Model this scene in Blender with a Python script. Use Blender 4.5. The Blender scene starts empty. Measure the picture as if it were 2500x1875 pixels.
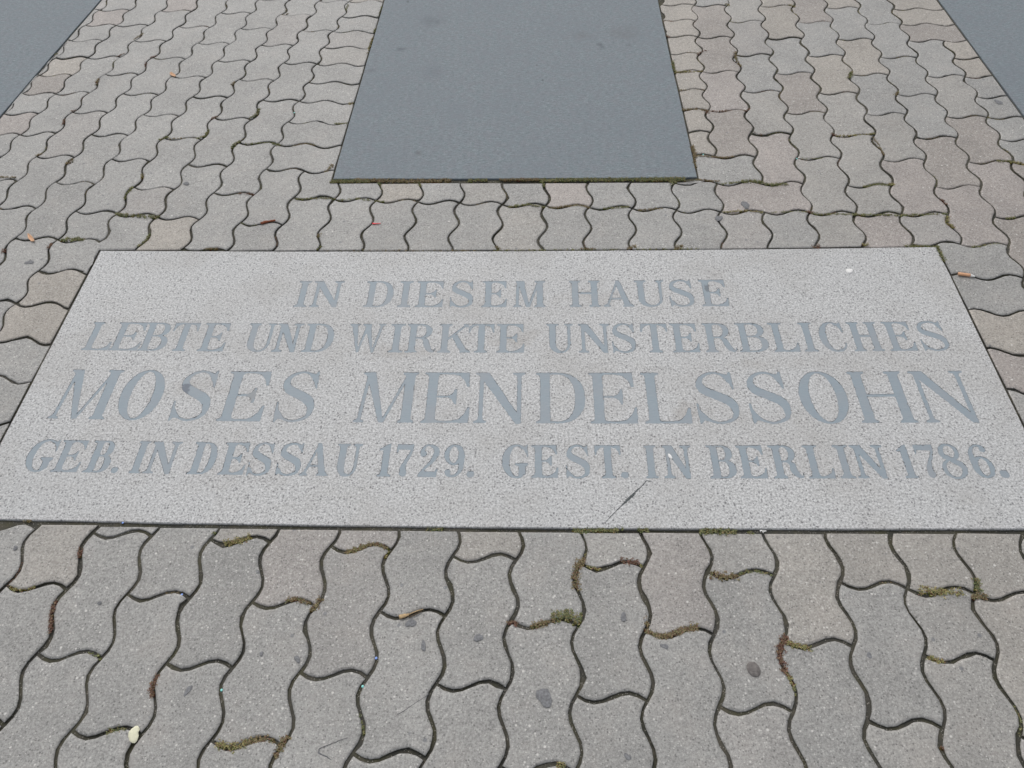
import bpy, bmesh, math, random
import numpy as np
from mathutils import Vector, Matrix
from mathutils.geometry import delaunay_2d_cdt

# ------------------------------------------------------------------ camera, sky, sun, exposure
scene = bpy.context.scene
CAM_H = 1.25
PITCH = math.radians(51.5137)      # below the horizon
ROLL = math.radians(-2.5117)
FOCAL = 1809.504                   # in pixels of a 2500 px wide picture
cam_data = bpy.data.cameras.new('camera')
cam_data.sensor_width = 36.0
cam_data.lens = FOCAL / 2500.0 * 36.0
cam_data.clip_start = 0.05
cam_data.clip_end = 500.0
cam = bpy.data.objects.new('camera', cam_data)
scene.collection.objects.link(cam)
cam.matrix_world = (Matrix.Translation((0, 0, CAM_H))
                    @ Matrix.Rotation(math.pi / 2 - PITCH, 4, 'X')
                    @ Matrix.Rotation(ROLL, 4, 'Z'))
scene.camera = cam

world = bpy.data.worlds.new('World')
scene.world = world
world.use_nodes = True
wn, wl = world.node_tree.nodes, world.node_tree.links
wn.clear()
SUN_EL, SUN_ROT = math.radians(52), math.radians(-15)
sky = wn.new('ShaderNodeTexSky')
sky.sky_type = 'NISHITA'
sky.sun_disc = False
sky.sun_elevation = SUN_EL
sky.sun_rotation = SUN_ROT
sky.dust_density = 3.0
sky.air_density = 1.0
hsv = wn.new('ShaderNodeHueSaturation')      # cloud cover takes most of the blue out of the sky
hsv.inputs['Saturation'].default_value = 0.30
bg = wn.new('ShaderNodeBackground')
bg.inputs['Strength'].default_value = 0.13
wo = wn.new('ShaderNodeOutputWorld')
wl.new(sky.outputs[0], hsv.inputs['Color'])
wl.new(hsv.outputs[0], bg.inputs['Color'])
wl.new(bg.outputs[0], wo.inputs['Surface'])

sun_data = bpy.data.lights.new('sun', 'SUN')
sun_data.energy = 0.95
sun_data.angle = math.radians(70)
sun_data.color = (1.0, 0.97, 0.93)
sun = bpy.data.objects.new('sun', sun_data)
scene.collection.objects.link(sun)
d = Vector((math.sin(SUN_ROT) * math.cos(SUN_EL), math.cos(SUN_ROT) * math.cos(SUN_EL), math.sin(SUN_EL)))
sun.rotation_euler = d.to_track_quat('Z', 'Y').to_euler()

vs = scene.view_settings
vs.view_transform = 'Standard'
vs.look = 'None'
vs.gamma = 1.0
vs.use_curve_mapping = False
vs.exposure = 0.0

# ------------------------------------------------------------------ measured layout (metres / millimetres on the ground)
SIM_U = [0.11496,-0.12606,-0.58895,1.58306]
SIM_L = [0.11432,-0.11981,-0.90063,0.81061]
NODES_U = [(0,0,-585,1562),(0,1,-573,1673),(0,2,-563,1796),(-1,0,-697,1573),(-1,1,-687,1699),(-1,2,-667,1812),(-1,3,-662,1938),(-1,4,-642,2046),(-1,5,-628,2165),(-1,6,-609,2273),(-1,7,-602,2387),(-1,8,-600,2498),(-1,9,-573,2613),(-1,10,-554,2710),(-2,0,-814,1601),(-2,1,-797,1711),(-2,2,-787,1840),(-2,3,-777,1947),(-2,4,-767,2078),(-2,5,-741,2179),(-2,6,-732,2298),(-2,7,-710,2402),(-2,8,-703,2524),(-2,9,-680,2626),(-2,10,-665,2733),(-3,0,-930,1612),(-3,1,-918,1741),(-3,2,-901,1849),(-3,3,-903,1982),(-3,4,-877,2091),(-3,5,-865,2209),(-3,6,-842,2307),(-3,7,-832,2429),(-3,8,-808,2534),(-3,9,-798,2645),(-3,10,-776,2750),(-4,0,-1051,1645),(-4,1,-1022,1749),(-4,2,-1025,1882),(-4,3,-1008,1994),(-4,4,-998,2115),(-4,5,-970,2217),(-4,6,-963,2338),(-4,7,-940,2438),(-4,8,-928,2556),(-4,9,-904,2659),(-4,10,-893,2773),(-5,0,-1163,1655),(-5,1,-1153,1781),(-5,2,-1131,1894),(-5,3,-1126,2021),(-5,4,-1104,2123),(-5,5,-1096,2242),(-5,6,-1058,2346),(-5,7,-1065,2465),(-5,8,-1032,2571),(-5,9,-1028,2685),(-5,10,-1002,2786),(-6,0,-1283,1686),(-6,1,-1262,1796),(-6,2,-1258,1920),(-6,3,-1237,2029),(-6,4,-1230,2156),(-6,5,-1205,2256),(-6,6,-1202,2379),(-6,7,-1165,2480),(-6,8,-1162,2600),(-6,9,-1133,2697),(-6,10,-1118,2814),(11,1,673,1523),(11,2,699,1649),(11,3,712,1770),(11,4,723,1883),(11,5,743,2004),(11,6,752,2106),(11,7,763,2224),(11,8,780,2328),(11,9,792,2443),(11,10,808,2554),(11,11,824,2670),(12,1,793,1519),(12,2,807,1641),(12,3,821,1758),(12,4,839,1875),(12,5,852,1978),(12,6,869,2102),(12,7,882,2204),(12,8,894,2323),(12,9,909,2427),(12,10,919,2550),(12,11,943,2659),(13,1,903,1504),(13,2,923,1622),(13,3,942,1749),(13,4,953,1853),(13,5,971,1977),(13,6,980,2078),(13,7,995,2200),(13,8,1006,2303),(13,9,1025,2423),(13,10,1039,2533),(13,11,1056,2648),(14,1,1022,1493),(14,2,1038,1617),(14,3,1054,1729),(14,4,1070,1853),(14,5,1083,1955),(14,6,1097,2073),(14,7,1114,2185),(14,8,1123,2298),(14,9,1139,2401),(14,10,1153,2522),(14,11,1167,2625),(15,0,1125,1373),(15,1,1137,1492),(15,2,1150,1602),(15,3,1170,1724),(15,4,1185,1831),(15,5,1198,1946),(15,6,1212,2055),(15,7,1229,2175),(15,8,1236,2278),(15,9,1252,2391),(15,10,1266,2500),(15,11,1275,2615),(16,0,1239,1366),(16,1,1252,1470),(16,2,1267,1594),(16,3,1283,1708),(16,4,1298,1823),(16,5,1309,1928),(16,6,1326,2041),(16,7,1336,2146),(16,8,1349,2263),(16,9,1361,2370),(16,10,1380,2489),(16,11,1388,2586),(17,3,1399,1699),(17,4,1412,1802),(17,5,1424,1915),(17,6,1442,2022),(17,7,1454,2141),(17,8,1463,2253),(17,9,1476,2360),(1,1,-460,1661),(2,1,-346,1646),(3,1,-230,1631),(4,1,-120,1620),(5,1,-6,1608),(6,1,111,1593),(7,1,225,1578),(8,1,336,1567),(9,1,452,1552),(10,1,565,1534),(-5,-1,-1173,1544),(-5,-2,-1172,1421),(-5,-3,-1191,1311),(-6,-1,-1284,1558),(-4,-1,-1050,1531),(16,-1,1220,1247)]
NODES_L = [(0,-2,-929,580),(1,-1,-803,679),(1,-2,-821,571),(1,-3,-826,452),(2,-1,-696,669),(2,-2,-700,553),(2,-3,-719,442),(2,-4,-725,325),(3,-1,-574,656),(3,-2,-593,540),(3,-3,-599,428),(3,-4,-612,321),(4,-1,-468,647),(4,-2,-471,530),(4,-3,-492,414),(4,-4,-496,304),(5,-1,-343,630),(5,-2,-370,518),(5,-3,-369,402),(5,-4,-383,293),(6,-1,-240,620),(6,-2,-242,500),(6,-3,-263,391),(6,-4,-272,277),(7,-1,-122,597),(7,-2,-135,489),(7,-3,-142,375),(7,-4,-159,265),(8,-1,-8,590),(8,-2,-20,474),(8,-3,-33,363),(8,-4,-41,249),(9,-1,114,573),(9,-2,94,461),(9,-3,84,349),(10,-1,220,564),(10,-2,208,446),(10,-3,195,336),(11,-1,334,546),(11,-2,322,438),(11,-3,307,321),(12,-1,448,539),(12,-2,440,422),(12,-3,420,312),(13,-1,561,516),(13,-2,548,407),(13,-3,533,290),(14,-1,672,499),(14,-2,659,385),(14,-3,643,278),(15,-1,781,485),(15,-2,771,376),(15,-3,757,255)]
LINES = [
 (0.7445,0.8586,[('I',0.2568,0.2712),('N',0.2746,0.3096),('D',0.3362,0.3686),('I',0.3748,0.3899),('E',0.3949,0.4262),('S',0.4335,0.461),('E',0.4699,0.4984),('M',0.5056,0.542),('H',0.569,0.6036),('A',0.6065,0.6404),('U',0.6429,0.6761),('S',0.6804,0.7088),('E',0.7155,0.7455)]),
 (0.5608,0.674,[('L',0.0354,0.0661),('E',0.0655,0.0988),('B',0.0979,0.1281),('T',0.1298,0.1579),('E',0.1641,0.1932),('U',0.2141,0.2446),('N',0.246,0.2745),('D',0.2782,0.3109),('W',0.3259,0.3663),('I',0.372,0.388),('R',0.3903,0.4232),('K',0.4254,0.4605),('T',0.4582,0.4857),('E',0.4886,0.5186),('U',0.5424,0.5712),('N',0.5765,0.611),('S',0.6121,0.6385),('T',0.644,0.6725),('E',0.6758,0.7046),('R',0.7103,0.7435),('B',0.7458,0.7776),('L',0.7814,0.8089),('I',0.8133,0.8278),('C',0.8328,0.8593),('H',0.8651,0.896),('E',0.9022,0.9306),('S',0.9364,0.9659)]),
 (0.3104,0.4856,[('M',0.0353,0.0943),('O',0.101,0.1451),('S',0.1593,0.1999),('E',0.2094,0.255),('S',0.2663,0.3076),('M',0.3482,0.4091),('E',0.4157,0.4641),('N',0.4688,0.5203),('D',0.5309,0.5807),('E',0.5848,0.6317),('L',0.6384,0.6845),('S',0.6907,0.7341),('S',0.7425,0.7846),('O',0.7946,0.8418),('H',0.8484,0.9024),('N',0.9102,0.9645)]),
 (0.1407,0.2403,[('G',0.0335,0.0613),('E',0.0633,0.0899),('B',0.0951,0.1191),('.',0.1228,0.1293),('I',0.1406,0.1514),('N',0.1541,0.1838),('D',0.1969,0.2218),('E',0.2272,0.2521),('S',0.2545,0.2775),('S',0.2822,0.3066),('A',0.3061,0.3337),('U',0.338,0.3626),('1',0.3794,0.3934),('7',0.3959,0.4128),('2',0.418,0.4384),('9',0.4429,0.4624),('.',0.4655,0.4725),('G',0.4984,0.5237),('E',0.5263,0.5518),('S',0.5588,0.5821),('T',0.587,0.6113),('.',0.6106,0.6175),('I',0.6335,0.6449),('N',0.6507,0.6784),('B',0.6931,0.7184),('E',0.721,0.7465),('R',0.7516,0.7801),('L',0.7839,0.8082),('I',0.8124,0.8265),('N',0.8286,0.8587),('1',0.8712,0.8839),('7',0.8873,0.9057),('8',0.9081,0.9307),('6',0.9361,0.9558),('.',0.9583,0.9663)]),
]

SLAB_TL, SLAB_TR = np.array([-1.0424, 1.4916]), np.array([1.0615, 1.3682])
SLAB_BL, SLAB_BR = np.array([-1.0718, .7226]), np.array([1.0108, .600])
BOW_N = np.array([.0587, .9983])

def slab_pt(s, t):
    """point of the inscribed slab, s left to right, t near to far; the long sides sag 8 mm"""
    P = (SLAB_BL * (1 - s) + SLAB_BR * s) * (1 - t) + (SLAB_TL * (1 - s) + SLAB_TR * s) * t
    return P - BOW_N * 0.0085 * (1 - (2 * s - 1) ** 2)

def lattice(reg):
    (sc, a, tx, ty), nodes = ((SIM_U, NODES_U) if reg == 'U' else (SIM_L, NODES_L))
    N = np.array(nodes, float)
    ca, sa = math.cos(a) * sc, math.sin(a) * sc
    bx = N[:, 0] * ca - N[:, 1] * sa + tx
    by = N[:, 0] * sa + N[:, 1] * ca + ty
    R = np.stack([N[:, 2] / 1000 - bx, N[:, 3] / 1000 - by], 1)
    def warp(P):
        P = np.atleast_2d(np.asarray(P, float))
        w = np.exp(-((P[:, None, 0] - N[None, :, 0]) ** 2 + (P[:, None, 1] - N[None, :, 1]) ** 2) / (2 * 0.75 ** 2))
        c = (w @ R) / (w.sum(1)[:, None] + 0.25)
        X = P[:, 0] * ca - P[:, 1] * sa + tx + c[:, 0]
        Y = P[:, 0] * sa + P[:, 1] * ca + ty + c[:, 1]
        return np.stack([X, Y], 1)
    return warp
WARP = {'U': lattice('U'), 'L': lattice('L')}

def to_px(X, Y):
    """where a ground point shows in a 2500 px wide picture (only used to sort near stones from far ones)"""
    fy, fz = math.cos(PITCH), -math.sin(PITCH)
    c = Y * fy - CAM_H * fz
    b = Y * math.sin(PITCH) - CAM_H * math.cos(PITCH)
    x, y = X / c, -b / c
    cr, sr = math.cos(ROLL), math.sin(ROLL)
    return 1250 + FOCAL * (x * cr - y * sr), 937.5 + FOCAL * (x * sr + y * cr), c

def ground(u, v):
    """ground point that was measured at (u, v) in the 2500 x 1875 photograph"""
    x, y = (u - 1250) / FOCAL, (v - 937.5) / FOCAL
    cr, sr = math.cos(-ROLL), math.sin(-ROLL)
    x, y = x * cr - y * sr, x * sr + y * cr
    fw = np.array([0, math.cos(PITCH), -math.sin(PITCH)])
    up = np.array([0, math.sin(PITCH), math.cos(PITCH)])
    q = fw + x * np.array([1, 0, 0]) - y * up
    q = q * (-CAM_H / q[2])
    return q[:2]

# ------------------------------------------------------------------ helpers
COL = scene.collection
def link(o, parent=None):
    COL.objects.link(o)
    if parent is not None:
        o.parent = parent
    return o

def mesh_obj(name, verts, faces, mat, parent=None, smooth=False, loc=None):
    me = bpy.data.meshes.new(name)
    me.from_pydata([tuple(map(float, v)) for v in verts], [], faces)
    me.update()
    if smooth:
        me.polygons.foreach_set('use_smooth', [True] * len(me.polygons))
    for m in (mat if isinstance(mat, (list, tuple)) else [mat]):
        me.materials.append(m)
    o = bpy.data.objects.new(name, me)
    if loc is not None:
        o.location = loc
    return link(o, parent)

def tag(o, label=None, category=None, group=None, kind=None):
    if label: o['label'] = label
    if category: o['category'] = category
    if group: o['group'] = group
    if kind: o['kind'] = kind
    return o

def area(P):
    x, y = P[:, 0], P[:, 1]
    return 0.5 * float(np.sum(x * np.roll(y, -1) - np.roll(x, -1) * y))

def offset_ring(P, dist):
    """move a counter-clockwise outline inwards by dist (metres, may be an array)"""
    a = P - np.roll(P, 1, 0)
    b = np.roll(P, -1, 0) - P
    na = np.stack([-a[:, 1], a[:, 0]], 1) / (np.linalg.norm(a, axis=1)[:, None] + 1e-9)
    nb = np.stack([-b[:, 1], b[:, 0]], 1) / (np.linalg.norm(b, axis=1)[:, None] + 1e-9)
    n = na + nb
    L = np.linalg.norm(n, axis=1)[:, None]
    n = n / np.maximum(L, 1e-6)
    k = 1 / np.maximum(np.sum(n * nb, 1), 0.55)
    return P + n * (np.asarray(dist) * k)[:, None] if np.ndim(dist) else P + n * (dist * k)[:, None]

def clip_half(P, p0, n):
    """keep the part of polygon P where (x - p0).n >= 0, sampling the new straight edge"""
    out = []
    dd = (P - p0) @ n
    m = len(P)
    for i in range(m):
        j = (i + 1) % m
        if dd[i] >= 0:
            out.append(P[i])
        if (dd[i] >= 0) != (dd[j] >= 0):
            t = dd[i] / (dd[i] - dd[j])
            out.append(P[i] + (P[j] - P[i]) * t)
    return np.array(out)

def clean(P, eps=0.0012):
    out = [P[0]]
    for q in P[1:]:
        if np.linalg.norm(q - out[-1]) > eps:
            out.append(q)
    if np.linalg.norm(out[0] - out[-1]) < eps:
        out.pop()
    return np.array(out)

# ------------------------------------------------------------------ materials
class NT:
    def __init__(s, name):
        s.m = bpy.data.materials.new(name)
        s.m.use_nodes = True
        s.n, s.l = s.m.node_tree.nodes, s.m.node_tree.links
        s.b = s.n['Principled BSDF']
        s.geo = s.n.new('ShaderNodeNewGeometry').outputs['Position']
    def noise(s, scale, detail=3, rough=0.55, vec=None):
        t = s.n.new('ShaderNodeTexNoise')
        t.inputs['Scale'].default_value = scale
        t.inputs['Detail'].default_value = detail
        t.inputs['Roughness'].default_value = rough
        s.l.new(vec or s.geo, t.inputs['Vector'])
        return t.outputs['Fac']
    def vor(s, scale, vec=None):
        t = s.n.new('ShaderNodeTexVoronoi')
        t.inputs['Scale'].default_value = scale
        s.l.new(vec or s.geo, t.inputs['Vector'])
        return t.outputs['Distance'], t.outputs['Color']
    def scale_vec(s, v):
        t = s.n.new('ShaderNodeMapping')
        t.inputs['Scale'].default_value = v
        s.l.new(s.geo, t.inputs['Vector'])
        return t.outputs[0]
    def rng(s, x, a, b, c=0.0, e=1.0):
        t = s.n.new('ShaderNodeMapRange')
        for k, v in (('From Min', a), ('From Max', b), ('To Min', c), ('To Max', e)):
            t.inputs[k].default_value = v
        s.l.new(x, t.inputs['Value'])
        return t.outputs[0]
    def math(s, op, a, b=None):
        t = s.n.new('ShaderNodeMath')
        t.operation = op
        for k, v in enumerate((a, b)):
            if v is None: continue
            if isinstance(v, (int, float)): t.inputs[k].default_value = v
            else: s.l.new(v, t.inputs[k])
        return t.outputs[0]
    def sep(s, c):
        t = s.n.new('ShaderNodeSeparateColor')
        s.l.new(c, t.inputs[0])
        return t.outputs
    def mix(s, f, a, b, mode='MIX'):
        t = s.n.new('ShaderNodeMix')
        t.data_type = 'RGBA'
        t.blend_type = mode
        for k, v in ((0, f), (6, a), (7, b)):
            if isinstance(v, (int, float)): t.inputs[k].default_value = v
            elif isinstance(v, tuple): t.inputs[k].default_value = (*v, 1.0) if len(v) == 3 else v
            else: s.l.new(v, t.inputs[k])
        return t.outputs[2]
    def spot(s, x, y, rx, ry, edge=0.6, wob=0.35):
        """an irregular stain on the ground at (x, y), radii in metres"""
        v = s.n.new('ShaderNodeVectorMath'); v.operation = 'SUBTRACT'
        s.l.new(s.geo, v.inputs[0]); v.inputs[1].default_value = (x, y, 0)
        w = s.n.new('ShaderNodeVectorMath'); w.operation = 'MULTIPLY'
        s.l.new(v.outputs[0], w.inputs[0]); w.inputs[1].default_value = (1 / rx, 1 / ry, 0)
        l = s.n.new('ShaderNodeVectorMath'); l.operation = 'LENGTH'
        s.l.new(w.outputs[0], l.inputs[0])
        n = s.noise(0.9 / min(rx, ry), 3)
        q = s.math('ADD', l.outputs['Value'], s.rng(n, 0.3, 0.7, -wob, wob))
        return s.rng(q, 1.0, edge, 0.0, 1.0)
    def bump(s, h, strength, dist):
        t = s.n.new('ShaderNodeBump')
        t.inputs['Strength'].default_value = strength
        t.inputs['Distance'].default_value = dist
        s.l.new(h, t.inputs['Height'])
        s.l.new(t.outputs[0], s.b.inputs['Normal'])
    def out(s, col, rough=0.8, spec=0.5):
        if isinstance(col, tuple): s.b.inputs['Base Color'].default_value = (*col, 1)
        else: s.l.new(col, s.b.inputs['Base Color'])
        if isinstance(rough, (int, float)): s.b.inputs['Roughness'].default_value = rough
        else: s.l.new(rough, s.b.inputs['Roughness'])
        s.b.inputs['Specular IOR Level'].default_value = spec
        return s.m

def mat_paver():
    t = NT('concrete_paver')
    oi = t.n.new('ShaderNodeObjectInfo')
    base = oi.outputs['Color']
    big = t.rng(t.noise(7, 5, 0.65), 0.3, 0.7, 0.86, 1.14)
    mid = t.rng(t.noise(70, 3, 0.6), 0.3, 0.7, 0.90, 1.10)
    fine = t.rng(t.noise(230, 5, 0.9), 0.36, 0.64, 0.60, 1.40)
    k = t.math('MULTIPLY', t.math('MULTIPLY', big, mid), fine)
    cc = t.n.new('ShaderNodeCombineColor')
    for i in range(3): t.l.new(k, cc.inputs[i])
    col = t.mix(1.0, base, cc.outputs[0], 'MULTIPLY')
    # faint rusty tone clouds
    col = t.mix(t.rng(t.noise(14, 3), 0.5, 0.75, 0, 0.25), col, (0.33, 0.29, 0.255))
    # dark aggregate grains
    dd, dc = t.vor(230)
    pick = t.rng(t.sep(dc)[0], 0.80, 0.81)
    m = t.math('MULTIPLY', t.rng(dd, 0.42, 0.22), pick)
    col = t.mix(t.math('MULTIPLY', m, 0.65), col, (0.09, 0.088, 0.085))
    # white quartz grains, two sizes
    for sc, thr, r, amt in ((95, 0.93, 0.26, 0.8), (150, 0.86, 0.32, 0.75), (300, 0.78, 0.45, 0.60)):
        dd, dc = t.vor(sc)
        sp = t.sep(dc)
        pick = t.rng(sp[1], thr, thr + 0.01)
        m = t.math('MULTIPLY', t.rng(dd, r, r * 0.55), pick)
        col = t.mix(t.math('MULTIPLY', m, t.rng(sp[2], 0, 1, amt * 0.4, amt)), col, (0.72, 0.70, 0.66))
    # few larger slate grains
    dd, dc = t.vor(38)
    sp = t.sep(dc)
    m = t.math('MULTIPLY', t.rng(dd, 0.16, 0.10), t.rng(sp[0], 0.90, 0.91))
    col = t.mix(t.math('MULTIPLY', m, 0.55), col, (0.12, 0.13, 0.15))
    t.bump(t.math('ADD', t.noise(420, 3, 0.7), t.math('MULTIPLY', t.noise(60, 2), 1.5)), 0.55, 0.0011)
    return t.out(col, 0.55, 0.5)

def mat_granite():
    t = NT('light_granite')
    fine = t.rng(t.noise(230, 4, 0.85), 0.36, 0.62, 0.0, 1.0)
    col = t.mix(fine, (0.27, 0.27, 0.265), (0.765, 0.765, 0.755))
    col = t.mix(t.math('MULTIPLY', t.rng(t.noise(2.2, 4, 0.6), 0.40, 0.66), 0.16), col, (0.42, 0.43, 0.43))
    dd, dc = t.vor(300)
    sp = t.sep(dc)
    m = t.math('MULTIPLY', t.rng(dd, 0.55, 0.30), t.rng(sp[0], 0.80, 0.82))
    col = t.mix(t.math('MULTIPLY', m, t.rng(sp[1], 0, 1, 0.4, 0.9)), col, (0.15, 0.15, 0.155))
    dd, dc = t.vor(190)
    sp = t.sep(dc)
    m = t.math('MULTIPLY', t.rng(dd, 0.50, 0.28), t.rng(sp[0], 0.84, 0.85))
    col = t.mix(t.math('MULTIPLY', m, t.rng(sp[1], 0, 1, 0.35, 0.85)), col, (0.12, 0.12, 0.125))
    dirt = t.math('MULTIPLY', t.rng(t.noise(5.5, 4, 0.6), 0.46, 0.72), 0.34)
    col = t.mix(dirt, col, (0.36, 0.34, 0.31))
    # grime that gathers between the lines of writing
    for (x, y, rx, ry, a) in ((-0.25, 1.10, .12, .03, .35), (0.02, 1.12, .07, .03, .4), (0.55, 1.02, .1, .03, .25), (-.7, 1.02, .1, .04, .3),
                              (0.36, 0.90, .05, .03, .4), (-.55, .80, .18, .05, .2), (.20, 1.24, .1, .04, .25)):
        col = t.mix(t.math('MULTIPLY', t.spot(x, y, rx, ry, 0.0, 0.5), a), col, (0.33, 0.30, 0.265))
    t.bump(t.noise(600, 3, 0.7), 0.35, 0.0007)
    return t.out(col, 0.62, 0.4)

def mat_inlay():
    t = NT('grey_blue_inlay')
    v = t.scale_vec((60, 900, 60))
    br = t.rng(t.noise(1.0, 3, 0.6, v), 0.3, 0.7, 0.0, 1.0)
    col = t.mix(br, (0.250, 0.305, 0.345), (0.325, 0.380, 0.415))
    col = t.mix(t.math('MULTIPLY', t.rng(t.noise(26, 4), 0.42, 0.70), 0.45), col, (0.30, 0.325, 0.355))
    col = t.mix(t.math('MULTIPLY', t.rng(t.noise(9, 3), 0.5, 0.72), 0.35), col, (0.35, 0.345, 0.35))
    col = t.mix(t.math('MULTIPLY', t.rng(t.noise(420, 2), 0.62, 0.75), 0.4), col, (0.36, 0.37, 0.37))
    gx, gy = ground(452, 949)
    col = t.mix(t.math('MULTIPLY', t.spot(gx, gy, .012, .016, .7), .75), col, (0.115, 0.13, 0.165))
    gx, gy = ground(1726, 703)
    col = t.mix(t.math('MULTIPLY', t.spot(gx, gy, .007, .016, .5), .6), col, (0.10, 0.11, 0.12))
    gx, gy = ground(615, 962)
    col = t.mix(t.math('MULTIPLY', t.spot(gx, gy, .014, .03, .4), .6), col, (0.29, 0.285, 0.28))
    t.bump(t.noise(300, 3), 0.3, 0.0005)
    return t.out(col, 0.55, 0.45)

def mat_dark_slab():
    t = NT('dark_blue_grey_stone')
    v = t.scale_vec((70, 190, 70))
    g = t.math('ADD', t.math('MULTIPLY', t.rng(t.noise(1.0, 4, 0.75, v), 0.34, 0.66), 0.6), t.math('MULTIPLY', t.rng(t.noise(210, 3, 0.8), 0.34, 0.66), 0.4))
    col = t.mix(g, (0.100, 0.132, 0.150), (0.305, 0.345, 0.362))
    col = t.mix(t.math('MULTIPLY', t.rng(t.noise(38, 3, 0.6), 0.42, 0.60), 0.28), col, (0.205, 0.190, 0.215))
    col = t.mix(t.math('MULTIPLY', t.rng(t.noise(4.5, 4, 0.6), 0.42, 0.7), 0.45), col, (0.185, 0.212, 0.235))
    dd, dc = t.vor(260)
    m = t.math('MULTIPLY', t.rng(dd, 0.4, 0.2), t.rng(t.sep(dc)[0], 0.93, 0.94))
    col = t.mix(t.math('MULTIPLY', m, 0.6), col, (0.42, 0.44, 0.45))
    K = 900 / 2212
    for (u, w, rx, ry, c, a) in ((1780, 200, .05, .06, (0.155, .155, .162), .5), (1530, 215, .055, .035, (.16, .16, .168), .4),
                              (1640, 275, .016, .022, (.07, .08, .095), .7), (440, 295, .02, .016, (.07, .08, .10), .55),
                              (1290, 483, .005, .006, (.05, .055, .065), .8), (1255, 392, .004, .006, (.05, .055, .065), .7),
                              (545, 918, .013, .018, (.115, .12, .13), .6), (620, 125, .05, .05, (.12, .135, .155), .5),
                              (255, 425, .03, .02, (.13, .145, .165), .5), (480, 10, .006, .01, (.05, .06, .07), .8),
                              (1810, 268, .01, .012, (.09, .10, .115), .5), (1200, 672, .006, .006, (.26, .26, .25), .7),
                              (650, 440, .06, .05, (.15, .165, .19), .4)):
        gx, gy = ground(800 + u * K, w * K)
        col = t.mix(t.math('MULTIPLY', t.spot(gx, gy, rx * 1.15, ry * 1.15, -0.1, 0.45), a), col, c)
    t.bump(t.noise(350, 3, 0.7), 0.2, 0.0005)
    return t.out(col, 0.72, 0.35)

def mat_joint():
    t = NT('joint_sand')
    col = t.mix(t.rng(t.noise(6, 4), 0.35, 0.7), (0.066, 0.067, 0.060), (0.118, 0.110, 0.092))
    col = t.mix(t.rng(t.noise(28, 4), 0.42, 0.68, 0, .75), col, (0.105, 0.100, 0.062))
    col = t.mix(t.rng(t.noise(75, 3), 0.52, 0.7, 0, .6), col, (0.14, 0.125, 0.10))
    dd, dc = t.vor(420)
    m = t.math('MULTIPLY', t.rng(dd, 0.45, 0.2), t.rng(t.sep(dc)[0], 0.78, 0.80))
    col = t.mix(m, col, (0.36, 0.34, 0.30))
    t.bump(t.noise(300, 3, 0.7), 0.9, 0.003)
    return t.out(col, 0.95, 0.1)

def plain(name, c, rough=0.7, var=0.25, sc=250, spec=0.3):
    t = NT(name)
    col = t.mix(t.rng(t.noise(sc, 3), 0.3, 0.7), tuple(x * (1 - var) for x in c), tuple(min(1, x * (1 + var)) for x in c))
    return t.out(col, rough, spec)

def mat_moss():
    t = NT('moss')
    a = t.n.new('ShaderNodeAttribute')
    a.attribute_name = 'tint'
    t.out(a.outputs['Color'], 0.9, 0.1)
    t.b.inputs['Subsurface Weight'].default_value = 0.0
    return t.m

M_PAVER, M_GRANITE, M_INLAY, M_DARK, M_JOINT, M_MOSS = mat_paver(), mat_granite(), mat_inlay(), mat_dark_slab(), mat_joint(), mat_moss()

# ------------------------------------------------------------------ ground bed that shows in the joints
rng = np.random.default_rng(7)
bed_z = -0.0048
mesh_v = [(-60, -60, bed_z), (60, -60, bed_z), (60, 60, bed_z), (-60, 60, bed_z)]
# sand in the joints: a gently uneven sheet, higher where the joints are filled, inside a larger flat one
gx_, gy_ = np.arange(-3.2, 3.21, 0.02), np.arange(-0.8, 4.41, 0.02)
nz_ = rng.normal(0, 1, (len(gy_), len(gx_)))
for _ in range(3):
    nz_ = (nz_ + np.roll(nz_, 1, 0) + np.roll(nz_, -1, 0) + np.roll(nz_, 1, 1) + np.roll(nz_, -1, 1)) / 5
hz_ = -0.0050 + 0.0003 * np.clip((gy_[:, None] - 0.6) / 1.2, 0, 1) + nz_ * 0.0036
hz_ = np.minimum(hz_, -0.0038)
mesh_v += [(x, y, hz_[r, c]) for r, y in enumerate(gy_) for c, x in enumerate(gx_)]
mesh_v[:4] = [(x, y, -0.0125) for x, y, _ in mesh_v[:4]]
nx_ = len(gx_)
bf = [(0, 1, 2, 3)] + [(4 + r * nx_ + c, 4 + r * nx_ + c + 1, 4 + (r + 1) * nx_ + c + 1, 4 + (r + 1) * nx_ + c) for r in range(len(gy_) - 1) for c in range(nx_ - 1)]
bed = mesh_obj('ground', mesh_v, bf, M_JOINT, None, True)
tag(bed, 'dark sandy bed showing in the joints between the wavy pavers', None, None, 'structure')
pavement = bpy.data.objects.new('pavement', None)
link(pavement)
tag(pavement, 'pavement of grey and brownish wavy interlocking concrete pavers', None, None, 'structure')

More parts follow.
